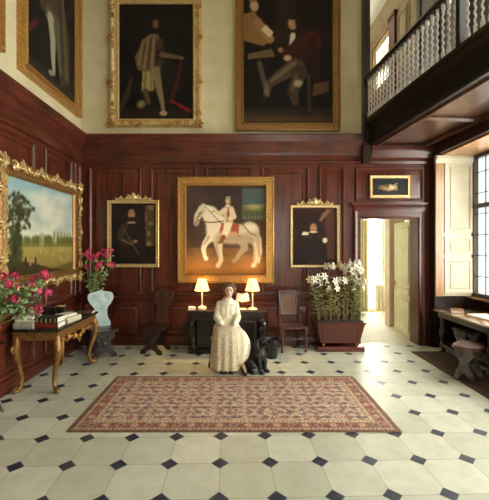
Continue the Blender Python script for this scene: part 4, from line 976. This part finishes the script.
# ------------------------------------------------------------------ cane chair
def m_cane():
    m = bpy.data.materials.new('woven_cane'); t = NT(m); v = t.coords((1, 1, 1)); s = t.n('ShaderNodeSeparateXYZ'); t.l(v, s.inputs[0])
    a = t.math('ABSOLUTE', t.math('SINE', t.math('MULTIPLY', s.outputs[0], 190))); b = t.math('ABSOLUTE', t.math('SINE', t.math('MULTIPLY', s.outputs[2], 190)))
    w = t.math('MAXIMUM', a, b); c = t.ramp(w, [(.55, S(42, 24, 18)), (.8, S(128, 92, 74))]); t.bsdf(c, .5, 0, w, .4, .003); return m
ch = thing('cane_back_chair', 'dark wooden chair with a tall cane back and twisted stretcher against the panelling', 'chair', (1.0, 6.50, 0), .10)
for sg in (-1, 1):
    m = MB(); x = sg * .185; m.tube([(x, .17, 0), (x, .165, .45), (x, .20, .74), (x, .232, 1.04)], [.021, .021, .019, .018], 8)
    m.twist((x, .168, .50), (x, .19, .64), .018, 3, 8, 8, .4); m.sph((x, .234, 1.055), .026); m.build('rear_post', CHAIRW, ch)
    m = MB(); x = sg * .215; m.lathe([(.02, 0), (.028, .02), (.018, .05), (.024, .08), (.024, .15), (.016, .18), (.027, .24), (.016, .30), (.025, .34), (.025, .425)], 12, Matrix.Translation((x, -.19, 0))); m.build('front_leg', CHAIRW, ch)
    m = MB(); m.twist((sg * .205, -.17, .14), (sg * .188, .155, .14), .013, 5, 7, 8, .5); m.build('side_stretcher', CHAIRW, ch)
m = MB(); m.slab([(-.235, -.225), (.235, -.225), (.20, .18), (-.20, .18)], .425, .455); m.build('seat', CHAIRW, ch)
Mb = Matrix.Translation((0, .197, .645)) @ Matrix.Rotation(-.105, 4, 'X')
m = MB(); m.sweep(-.165, -.05, .165, .37, [(0, -.012), (0, .014), (.014, .018), (.032, .012), (.032, -.012)], 0, Mb); m.build('back_frame', CHAIRW, ch)
m = MB(); m.box(-.135, -.003, -.02, .135, .003, .34, Mb); m.build('cane_panel', m_cane(), ch, 0)
m = MB(); m.prism([(-.18, .38), (.18, .38), (.17, .405), (.10, .425), (.05, .415), (0, .44), (-.05, .415), (-.10, .425), (-.17, .405)], -.014, .014, Mb); m.build('crest_rail', CHAIRW, ch)
MB().twist((-.2, -.19, .24), (.2, -.19, .24), .015, 7, 8, 8, .5).build('front_stretcher', CHAIRW, ch)
MB().twist((-.185, .165, .2), (.185, .165, .2), .013, 6, 8, 8, .5).build('rear_stretcher', CHAIRW, ch)

# ------------------------------------------------------------------ planter with lilies
PX0, PX1 = 1.42, 2.30
pcx = (PX0 + PX1) / 2
pl = thing('planter', 'red-brown flared wooden planter on a low plinth by the doorway', 'planter', (pcx, 6.50, 0))
hw = (PX1 - PX0) / 2
m = MB(); m.rbox(-hw + .02, -.16, .0, hw - .01, .17, .085, .012); m.build('plinth', PLANTW, pl)
for sx in (-.30, .30):
    for sy in (-.09, .10): MB().lathe([(.018, .086), (.03, .105), (.024, .135), (.035, .15)], 12, Matrix.Translation((sx, sy, 0))).build('foot', BRASS, pl)
m = MB(); m.frustum((-hw + .09, -.12, hw - .09, .13), (-hw + .015, -.185, hw - .015, .185), .15, .50)
m.frustum((-hw, -.20, hw, .20), (-hw - .01, -.21, hw + .01, .21), .50, .535); m.build('body', PLANTW, pl)
m = MB(); m.box(-hw + .03, -.175, .5355, hw - .03, .175, .545); m.build('soil', SOIL, pl, 0)
m = MB(); Mf = Matrix.Translation((0, -.157, .32)) @ Matrix.Rotation(math.atan2(.065, .35), 4, 'X'); m.sweep(-hw + .12, -.12, hw - .12, .12, [(0, 0), (0, .006), (.012, .008), (.018, 0)], 0, Mf); m.build('front_moulding', PLANTW, pl)
def lily(label, loc, stems, seed):
    r = random.Random(seed); t = thing('lily_plant', label, 'plant', loc, 0, 'white lilies in the planter')
    st, lf = MB(), MB()
    for (bx, by, tx, ty, tz, nb) in stems:
        P = [Vector((bx, by, 0)).lerp(Vector((tx, ty, tz)), q) + Vector((.02 * math.sin(q * 4 + seed), .015 * math.cos(q * 3 + seed), 0)) for q in [i / 9 for i in range(10)]]
        st.tube(P, [.008 - .0004 * i for i in range(10)], 6)
        for k in range(20):
            q = .08 + .78 * k / 20; p = P[int(q * 9)].lerp(P[int(q * 9) + 1], q * 9 - int(q * 9)); a = k * 2.4 + r.random(); L = .15 * (1.1 - .5 * q)
            d = Vector((math.cos(a), math.sin(a), .55)); s = Vector((-math.sin(a), math.cos(a), 0)) * .015
            p1 = p + d * L * .5; p2 = p + Vector((math.cos(a) * L, math.sin(a) * L, L * .30))
            lf._add([p, p1 + s, p2, p1 - s], [(0, 1, 2, 3)])
        top = P[-1]
        for b in range(nb):
            a = 2 * PI * b / nb + r.random() - 1.2; out = Vector((math.cos(a), math.sin(a) - .25, .25)).normalized(); c = top + out * .035 + Vector((0, 0, -.03 * (b % 2)))
            st.tube([top - Vector((0, 0, .03)), c], .004, 5)
            m = MB(); Mq = Matrix.Translation(c) @ out.to_track_quat('Z', 'Y').to_matrix().to_4x4()
            for k in range(6):
                a2 = 2 * PI * k / 6; ca, sa = math.cos(a2), math.sin(a2); w = .017
                prof = [(.006, 0, .004), (.016, .035, .011), (.036, .062, w), (.062, .068, w * .7), (.082, .058, .002)]
                v = []
                for rr, z, ww in prof: v += [(rr * ca - ww * sa, rr * sa + ww * ca, z), (rr * ca, rr * sa, z - .004), (rr * ca + ww * sa, rr * sa - ww * ca, z)]
                m._add(v, [(3 * i + j, 3 * i + j + 1, 3 * i + j + 4, 3 * i + j + 3) for i in range(4) for j in range(2)], Mq)
            o = m.build('blossom', WHITEP, t, 60); s = o.modifiers.new('thickness', 'SOLIDIFY'); s.thickness = .002
            m = MB()
            for k in range(4): m.tube([(0, 0, .01), (.012 * math.cos(k * 1.6), .012 * math.sin(k * 1.6), .06)], .0022, 5, Mq)
            m.build('stamen', YELLOW, o)
    st.build('stems', STEM, t); o = lf.build('leaves', LILYLEAF, t, 0); o['kind'] = 'stuff'; s = o.modifiers.new('thickness', 'SOLIDIFY'); s.thickness = .0015
def LP(px, py, Y=6.5): return wx(px, Y) - pcx, wz(py, Y) - .546
def lp(label, base, tops, seed):
    ss = []
    for i, (px, py, dy, nb) in enumerate(tops):
        x, z = LP(px, py, 6.5 + dy); ss.append((.02 * (i - 1), .0, x - base, dy, z, nb))
    lily(label, (pcx + base, 6.5, .5455), ss, seed)
lp('lily at the far left of the planter, leaning left with two open white blooms', -.36, [(313, 280, -.05, 3), (318, 283, .06, 2)], 1)
lp('lily second from the left in the planter, topped by a small bloom', -.24, [(322, 277, -.02, 2)], 2)
lp('tallest single-stemmed lily in the middle of the planter, below the small portrait', -.13, [(328.5, 267, .05, 3), (331, 282, -.08, 2)], 3)
lp('lily right of the planter middle with blooms at half height', .02, [(340, 281, -.04, 3), (332, 289, -.1, 2)], 4)
lp('leafy lily carrying the left half of the tall bloom cluster', .15, [(345, 266, .05, 4), (349, 272, -.06, 3)], 5)
lp('right-hand lily in the planter with the highest dense white blooms', .27, [(355, 264, .04, 4), (358, 271, -.06, 4), (352, 268, -.02, 3)], 6)
lp('lily at the far right of the planter leaning over toward the doorway', .37, [(361, 282, -.05, 3), (353, 280, .08, 3), (359, 288, -.08, 2)], 7)
m = thing('plant_stakes', 'thin pale canes staking the lilies in the planter', 'stakes', (pcx, 6.46, .5455))
for i in range(8): MB().tube([(-.22 + .075 * i, .01 * (i % 3), 0), (-.22 + .075 * i + .01, .01 * (i % 3), .34 + .05 * (i % 3))], .004, 6).build('cane', m_speck('bamboo', S(150, 120, 74), S(176, 146, 96), 20, .6), m)

# ------------------------------------------------------------------ window table and stool (right)
wt = thing('window_table', 'dark oak table with turned legs along the window bay, its top coloured pale for daylight', 'table', (3.6, 6.50, 0))
MB().rbox(0, -2.7, .715, .78, 0, .745, .008).build('table_top', m_wood('sky_paled_table_top', S(136, 106, 80), S(176, 146, 114), 'y', .16, 5, .8), wt)  # top colour lightened to stand in for the sky's reflection
MB().box(.05, -2.63, .62, .73, -2.6, .714).box(.05, -.10, .62, .73, -.07, .714).box(.05, -2.6, .62, .08, -.1, .714).box(.70, -2.6, .62, .73, -.1, .714).build('frieze', WOODD, wt, 0)
for x in (.10, .68):
    for y in (-.13, -1.35, -2.57):
        MB().lathe([(.045, .0), (.05, .03), (.03, .06), (.04, .075), (.045, .09), (.045, .16), (.025, .19), (.05, .30), (.055, .38), (.03, .47), (.045, .52), (.045, .62)], 16, Matrix.Translation((x, y, 0))).build('leg', WOODD, wt)
MB().box(.07, -2.57, .10, .13, -.13, .15).box(.65, -2.57, .10, .71, -.13, .15).box(.13, -.16, .10, .65, -.10, .15).build('stretcher', WOODD, wt, 0)
book('brown leather book lying on the table under the window', (3.84, 6.18, .7455), 1.1, .26, .19, .05, m_speck('tan_leather', S(112, 70, 42), S(150, 100, 62), 18, .45), group=None)
t = thing('reflection_sheet', 'white sheet added for sky reflection on the window table', 'reflection_sheet', (4.10, 5.72, .7455), .1)  # white sheet added to whiten the top like reflected sky
MB().box(-.18, -.5, .0, .20, .30, .003).build('sheet', PAPER, t, 0); MB().box(-.17, -.1, .0031, .19, .30, .006).build('folded_sheet', PAPER, t, 0)
def bench_stool(label, loc, rz, L, seatmat):
    t = thing('scroll_stool', label, 'stool', loc, rz, 'scroll-ended stools')
    pts = [(L / 2 * math.copysign(abs(math.cos(a)) ** .6, math.cos(a)), .17 * math.copysign(abs(math.sin(a)) ** .8, math.sin(a))) for a in [2 * PI * i / 32 for i in range(32)]]
    m = MB(); m.slab(pts, .455, .485); m.slab([(x * .96, y * .94) for x, y in pts], .485, .495); m.build('seat', seatmat, t)
    prof = [(-.10, .45), (-.125, .40), (-.10, .33), (-.055, .27), (-.06, .20), (-.11, .12), (-.12, .05), (-.14, 0), (-.07, 0), (-.05, .06), (0, .12), (.05, .06), (.07, 0), (.14, 0), (.12, .05), (.11, .12), (.06, .20), (.055, .27), (.10, .33), (.125, .40), (.10, .45)]
    for sg in (-1, 1):
        m = MB(); m.prism(prof, -.022, .022, Matrix.Translation((sg * (L / 2 - .10), 0, 0)) @ Matrix.Rotation(PI / 2, 4, 'Z'))
        for s2 in (1, -1):
            b = MB(); scroll(b, .06, .37, -.026, .05, PI / 2, 1); scroll(b, -.06, .37, -.026, .05, PI / 2, -1); scroll(b, .0, .2, -.026, .03, 0, 1)
            m.join(b.bm, Matrix.Translation((sg * (L / 2 - .10), 0, 0)) @ Matrix.Rotation(s2 * PI / 2, 4, 'Z'))
        m.build('end_support', m_speck('sky_sheen_grey_oak', S(58, 52, 48), S(112, 106, 100), 8, .35, 0, .1, .3), t)  # grey puts the sky's gloss into the end boards' colour
    MB().box(-L / 2 + .12, -.015, .22, L / 2 - .12, .015, .28).build('stretcher', WOODD, t, 0)
    return t
SEATM = m_wood('polished_stool_seat', S(62, 36, 32), S(108, 76, 68), 'x', .2, 5, .7)
bench_stool('scroll-ended stool with a polished brown seat in front of the window table', (3.32, 5.08, 0), .68, .52, SEATM)
bench_stool('low stool pushed under the far end of the window table', (3.95, 6.08, 0), .2, .46, WOODD)
o = MB().rbox(3.12, 3.2, .0005, 3.74, 6.35, .012, .004).build('mat_and_shadow', m_speck('dark_brown_mat_shadow', S(52, 38, 28), S(84, 64, 48), 50, .95, 0, .4)); tag(o, 'dark brown mat and painted table shadow on the floor along the window', 'mat')  # one dark sheet for a rug plus the table and stool shadow
# ------------------------------------------------------------------ seated woman
SKINM = m_speck('skin', S(218, 180, 152), S(232, 198, 172), 12, .5, 0, .02)
HAIRM = m_speck('brown_hair', S(66, 44, 32), S(122, 88, 62), 40, .5, 0, .5, 0, (1, 1, .4))
KNIT = m_speck('cream_lace_knit', S(222, 212, 184), S(244, 238, 218), 60, .85, 0, .5)
SATIN = m_speck('cream_skirt_cloth', S(224, 214, 182), S(240, 232, 206), 14, .6, 0, .1)
LACE = m_speck('beige_lace', S(176, 160, 132), S(220, 206, 176), 46, .9, 0, .6, 0, (1, 1, 1), .36, .62)
SHOE = m_speck('dark_shoe_leather', S(30, 22, 20), S(54, 40, 34), 14, .35, 0, .05)
LIPM = m_speck('lips', S(150, 66, 58), S(166, 80, 70), 12, .45, 0, .03)
EYEM = m_speck('eye_dark', S(34, 26, 22), S(48, 38, 32), 20, .2)

stool = thing('upholstered_stool', 'low dark stool the woman sits on, one leg showing at the left of her skirt', 'stool', (-.17, 5.72, 0))
MB().slab([(.28 * math.cos(2 * PI * i / 28), .20 * math.sin(2 * PI * i / 28)) for i in range(28)], .37, .42).build('seat', WOODD, stool)
for sx in (-1, 1):
    for sy in (-1, 1): MB().tube([(sx * .18, sy * .12, .37), (sx * .24, sy * .16, .18), (sx * .27, sy * .18, 0)], [.024, .02, .016], 10).build('leg', WOODD, stool)

WO = Vector((-.15, 5.50, 0))
wm = thing('person', 'seated person in a cream knitted top and long lace skirt, hands in lap', 'person', WO + Vector((0, .12, 0)))
def W(x, y, z): return Vector((x, y, z)) - WO
def limb(mb, pts, rr):
    for i in range(len(pts) - 1): capsule(mb, pts[i], rr[i], pts[i + 1], rr[i + 1], 6)
b = MB()
HC = W(-.125, 5.545, 1.19)                 # head centre
b.sph(HC + Vector((0, .012, .022)), (.070, .086, .088), sub=3); b.sph(HC + Vector((.002, -.022, -.036)), (.056, .058, .062), sub=3)
b.sph(HC + Vector((.003, -.054, -.083)), (.024, .022, .018)); b.sph(HC + Vector((.003, -.073, -.018)), (.011, .014, .022)); b.sph(HC + Vector((.003, -.083, -.030)), (.012, .011, .010))
for s in (-1, 1):
    b.sph(HC + Vector((s * .034, -.056, -.030)), (.022, .018, .02)); b.sph(HC + Vector((s * .071, .006, -.015)), (.008, .018, .028)); b.sph(HC + Vector((s * .027, -.066, .018)), (.02, .012, .007))
capsule(b, HC + Vector((0, .015, -.09)), .044, W(-.145, 5.585, 1.05), .048)
limb(b, [W(-.15, 5.60, 1.00), W(-.16, 5.60, .88), W(-.165, 5.605, .74), W(-.165, 5.60, .58)], [.088, .105, .098, .13])
b.sph(W(-.15, 5.59, .97), (.155, .085, .06)); b.sph(W(-.165, 5.60, .56), (.17, .13, .11))
for s in (-1, 1): b.sph(W(-.16 + s * .055, 5.54, .885), (.058, .045, .062))
RS, RE, RWr = W(-.285, 5.60, .962), W(-.325, 5.555, .755), W(-.235, 5.355, .672)
LS, LE, LWr = W(-.022, 5.60, .962), W(.008, 5.555, .755), W(-.045, 5.345, .668)
for sh_, el, wr_ in ((RS, RE, RWr), (LS, LE, LWr)):
    capsule(b, W(-.15, 5.60, .985), .06, sh_, .052); limb(b, [sh_, el, wr_], [.052, .040, .025])
legs = ((W(-.235, 5.57, .53), W(-.215, 5.25, .50), W(-.11, 5.27, .11)), (W(-.095, 5.57, .53), W(.075, 5.24, .49), W(.09, 5.21, .11)))
for hp, kn, an in legs:
    limb(b, [hp, kn], [.085, .062]); mid = kn.lerp(an, .35) + Vector((0, .02, 0)); limb(b, [kn, mid, an], [.06, .053, .036])
    limb(b, [an, an + Vector((.02, -.03, -.055)), an + Vector((.035, -.13, -.078))], [.036, .034, .024])
# hands: palm, four unequal bent fingers and a thumb
for wr_, s in ((RWr, 1), (LWr, -1)):
    d = Vector((s * .55, -.75, -.12)).normalized(); side = Vector((s * .75, .55, 0)).normalized(); dn = Vector((0, 0, -1))
    palm = wr_ + d * .05
    for q in (-.026, -.009, .009, .026): capsule(b, wr_ + d * .012 + side * q * .6, .015, palm + d * .035 + side * q, .0125, 5)
    for q, L in ((-.030, .058), (-.010, .072), (.010, .078), (.030, .068)):
        k = palm + d * .035 + side * q; k1 = k + d * L * .5 + dn * .006; k2 = k1 + d * L * .3 + dn * .014; k3 = k2 + d * L * .18 + dn * .016
        limb(b, [k, k1, k2, k3], [.0095, .009, .008, .007])
    t0 = wr_ + d * .02 + side * .026; t1 = t0 + d * .025 + side * .024; t2 = t1 + d * .03 + side * .004 + dn * .004
    limb(b, [t0, t1, t2], [.013, .011, .0085])
meshobj('body', remeshed(b, .0052, 3), SKINM, wm)
# hair: short, waved, fuller at the sides
b = MB(); b.sph(HC + Vector((0, .03, .04)), (.086, .088, .082), sub=3)
r = random.Random(4)
for i in range(70):
    a = r.uniform(-.25, PI + .25); e = r.uniform(-.25, 1.3)
    p = HC + Vector((.092 * math.cos(a) * math.cos(e), .022 + .088 * math.sin(a) * math.cos(e), .022 + .092 * math.sin(e))); b.sph(p, r.uniform(.018, .027), sub=1)
for s in (-1, 1):
    for z in (.06, .035, .01, -.015, -.04): b.sph(HC + Vector((s * (.092 - .12 * abs(z - .015)), .008, z)), (.028, .034, .024), sub=1)
    for k in range(4): b.sph(HC + Vector((s * (.012 + .02 * k), -.058 + .008 * k, .088 - .010 * k)), (.022, .02, .016), sub=1)
meshobj('hair', remeshed(b, .007, 2), HAIRM, wm)
for s in (-1, 1):
    MB().sph(HC + Vector((s * .027 + .002, -.0725, -.001)), (.0115, .006, .0062)).build('eye', EYEM, wm)
    MB().tube([HC + Vector((s * .014 + .002, -.078, .018)), HC + Vector((s * .028 + .002, -.077, .023)), HC + Vector((s * .044 + .002, -.066, .017))], .0035, 6).build('eyebrow', HAIRM, wm)
MB().tube([HC + Vector((-.017, -.074, -.055)), HC + Vector((.003, -.082, -.053)), HC + Vector((.023, -.074, -.055))], [.003, .0065, .003], 8).build('lips', LIPM, wm)
# knitted top with long sleeves
b = MB()
limb(b, [W(-.148, 5.59, 1.03), W(-.15, 5.60, .985), W(-.16, 5.60, .88), W(-.165, 5.605, .74), W(-.165, 5.60, .64)], [.064, .106, .115, .112, .14])
b.sph(W(-.15, 5.59, .965), (.155, .098, .075)); 
for s in (-1, 1): b.sph(W(-.16 + s * .05, 5.545, .87), (.085, .055, .10))
for sh_, el, wr_ in ((RS, RE, RWr), (LS, LE, LWr)):
    capsule(b, W(-.15, 5.60, .975), .07, sh_, .056); limb(b, [sh_, el, el.lerp(wr_, .75)], [.057, .060, .052]); capsule(b, el.lerp(wr_, .75), .05, el.lerp(wr_, .9), .034)
meshobj('knitted_top', remeshed(b, .008, 3), KNIT, wm)
# skirt: loft from the waist over the lap and down from the knees
def loft(name, rings, mat, n=72, fold=0.0, fcount=11, arc=(0, 1), thick=.006):
    v = []; f = []; closed = arc == (0, 1)
    for ri, (c, nrm, ax, rx, ry, fo) in enumerate(rings):
        nrm = Vector(nrm).normalized(); u = Vector(ax).normalized(); w = nrm.cross(u).normalized()
        for k in range(n):
            q = arc[0] + (arc[1] - arc[0]) * (k / n if closed else k / (n - 1)); a = 2 * PI * q; s = 1 + fo * math.sin(fcount * a + .5 * math.sin(2 * a)) + fo * .5 * math.sin(fcount * 1.7 * a + 1)
            ca, sa = math.cos(a), math.sin(a); ca = math.copysign(abs(ca) ** .8, ca); sa = math.copysign(abs(sa) ** .8, sa)
            v.append(c + u * ca * rx * s + w * sa * ry * s)
    for i in range(len(rings) - 1):
        for k in range(n if closed else n - 1):
            k2 = (k + 1) % n; f.append((i * n + k, i * n + k2, (i + 1) * n + k2, (i + 1) * n + k))
    m = MB(); m._add(v, f); o = m.build(name, mat, wm, 180)
    so = o.modifiers.new('thickness', 'SOLIDIFY'); so.thickness = thick; so.offset = 1
    return o
X = (1, 0, 0)
RG = [(W(-.165, 5.60, .76), (0, 0, -1), X, .118, .105, .0), (W(-.165, 5.60, .68), (0, -.15, -1), X, .165, .145, .01), (W(-.16, 5.55, .59), (0, -.6, -.8), X, .205, .15, .015),
      (W(-.14, 5.42, .55), (0, -1, -.25), X, .225, .125, .02), (W(-.11, 5.28, .535), (0, -1, -.35), X, .25, .125, .02), (W(-.095, 5.215, .48), (0, -.75, -.75), X, .275, .135, .02),
      (W(-.09, 5.20, .38), (0, -.15, -1), X, .282, .145, .03), (W(-.105, 5.21, .26), (.0, 0, -1), X, .272, .15, .045), (W(-.125, 5.22, .20), (-.2, 0, -1), X, .262, .155, .06), (W(-.14, 5.22, .155), (-.48, 0, -1), X, .245, .158, .07)]
loft('skirt', RG, SATIN, 84, 0, 9)
# lace apron panel falling over the nearer-left side of the lap
v = []; f = []; nx, nz = 34, 40
path = [(5.36, .665), (5.28, .678), (5.20, .668), (5.105, .63), (5.05, .56), (5.02, .46), (5.01, .36), (5.005, .26), (5.0, .17), (5.0, .085)]
for j in range(nz + 1):
    q = j / nz * (len(path) - 1); i = min(int(q), len(path) - 2); fr = q - i; y = path[i][0] + (path[i + 1][0] - path[i][0]) * fr; z = path[i][1] + (path[i + 1][1] - path[i][1]) * fr
    for k in range(nx + 1):
        s = k / nx; t_ = j / nz; x0, x1 = -.345 - .03 * t_, .0 + .03 * t_
        x = x0 + (x1 - x0) * s; edge = (abs(s - .5) * 2) ** 3
        v.append(W(x, y + (.10 if s < .5 else .035) * edge * (1 - .25 * t_) + .010 * t_ * math.sin(s * 22), z - .05 * edge * (1 - t_) + .012 * math.sin(s * 40) * (1 if j == nz else 0)))
for j in range(nz):
    for k in range(nx): a = j * (nx + 1) + k; f.append((a, a + 1, a + nx + 2, a + nx + 1))
m = MB(); m._add(v, f); o = m.build('lace_apron', LACE, wm, 180); so = o.modifiers.new('thickness', 'SOLIDIFY'); so.thickness = .005
for hp, kn, an in legs:
    b = MB(); limb(b, [an + Vector((0, .035, -.055)), an + Vector((.012, -.03, -.072)), an + Vector((.03, -.10, -.083)), an + Vector((.04, -.15, -.088))], [.038, .038, .035, .026])
    for p in (an + Vector((0, .035, -.095)),): b.sph(p, (.022, .024, .02))
    me = remeshed(b, .006, 2)
    for q in me.vertices: q.co.z = max(q.co.z, .0005)
    meshobj('shoe', me, SHOE, wm)

# ------------------------------------------------------------------ black dog sitting at her side
DO = Vector((.305, 5.37, 0)); DOGM = m_speck('black_fur', S(5, 5, 6), S(17, 16, 17), 70, .5, 0, .8, 0, (1, 1, .5))
dg = thing('dog', 'black dog sitting on the floor beside the skirt, head turned to the right', 'dog', DO, -.7)
dg.scale = (1.1, 1.22, 1.04)
b = MB()     # faces local +x
limb(b, [(-.10, 0, .12), (-.05, 0, .20), (.03, 0, .29), (.05, 0, .36)], [.105, .10, .088, .066])
b.sph((.06, 0, .255), (.075, .08, .10)); limb(b, [(.045, 0, .345), (.075, 0, .415)], [.064, .056])
b.sph((.085, 0, .445), (.066, .058, .056), sub=3); limb(b, [(.12, 0, .435), (.185, 0, .418)], [.042, .028]); b.sph((.205, 0, .425), (.015, .017, .013)); b.sph((.12, 0, .47), (.03, .035, .022))
for s in (-1, 1):
    limb(b, [(.065, s * .055, .25), (.085, s * .052, .13), (.09, s * .052, .05), (.10, s * .054, .028)], [.042, .032, .026, .028]); limb(b, [(.10, s * .054, .026), (.14, s * .056, .022)], [.027, .02])
    for k in (-.014, 0, .014): capsule(b, (.135, s * .055 + k, .022), .012, (.158, s * .056 + k, .013), .010, 3)
    b.sph((-.085, s * .085, .115), (.10, .05, .095), rot=(0, -.4, 0)); limb(b, [(-.02, s * .105, .16), (.03, s * .115, .12)], [.055, .045]); limb(b, [(.03, s * .115, .11), (-.06, s * .11, .045)], [.036, .026]); limb(b, [(-.07, s * .11, .028), (.04, s * .12, .024)], [.027, .024])
    for k in (-.014, 0, .014): capsule(b, (.035, s * .12 + k, .02), .012, (.062, s * .12 + k, .012), .009, 3)
limb(b, [(-.17, 0, .07), (-.24, .03, .03), (-.30, .09, .028), (-.33, .16, .03)], [.034, .03, .026, .014])
r = random.Random(2)
for i in range(60):
    a = r.uniform(0, 2 * PI); z = r.uniform(.08, .33); q = (.33 - z) / .25; b.sph((.03 - .12 * q + .10 * math.cos(a) * (.7 + .3 * q), .095 * math.sin(a) * (.75 + .3 * q), z), (.02, .02, .028), sub=1)
me = remeshed(b, .0065, 2)
for q in me.vertices: q.co.z = max(q.co.z, .0005)
meshobj('body', me, DOGM, dg)
for s in (-1, 1):
    b = MB(); limb(b, [(.065, s * .052, .475), (.06, s * .072, .44), (.065, s * .078, .39), (.075, s * .076, .355)], [.016, .026, .032, .024])
    meshobj('ear', remeshed(b, .006, 2), DOGM, dg)
    MB().sph((.131, s * .030, .458), (.008, .007, .007)).build('eye', EYEM, dg)
MB().sph((.214, 0, .428), (.011, .014, .011)).build('nose', BLACKM, dg)
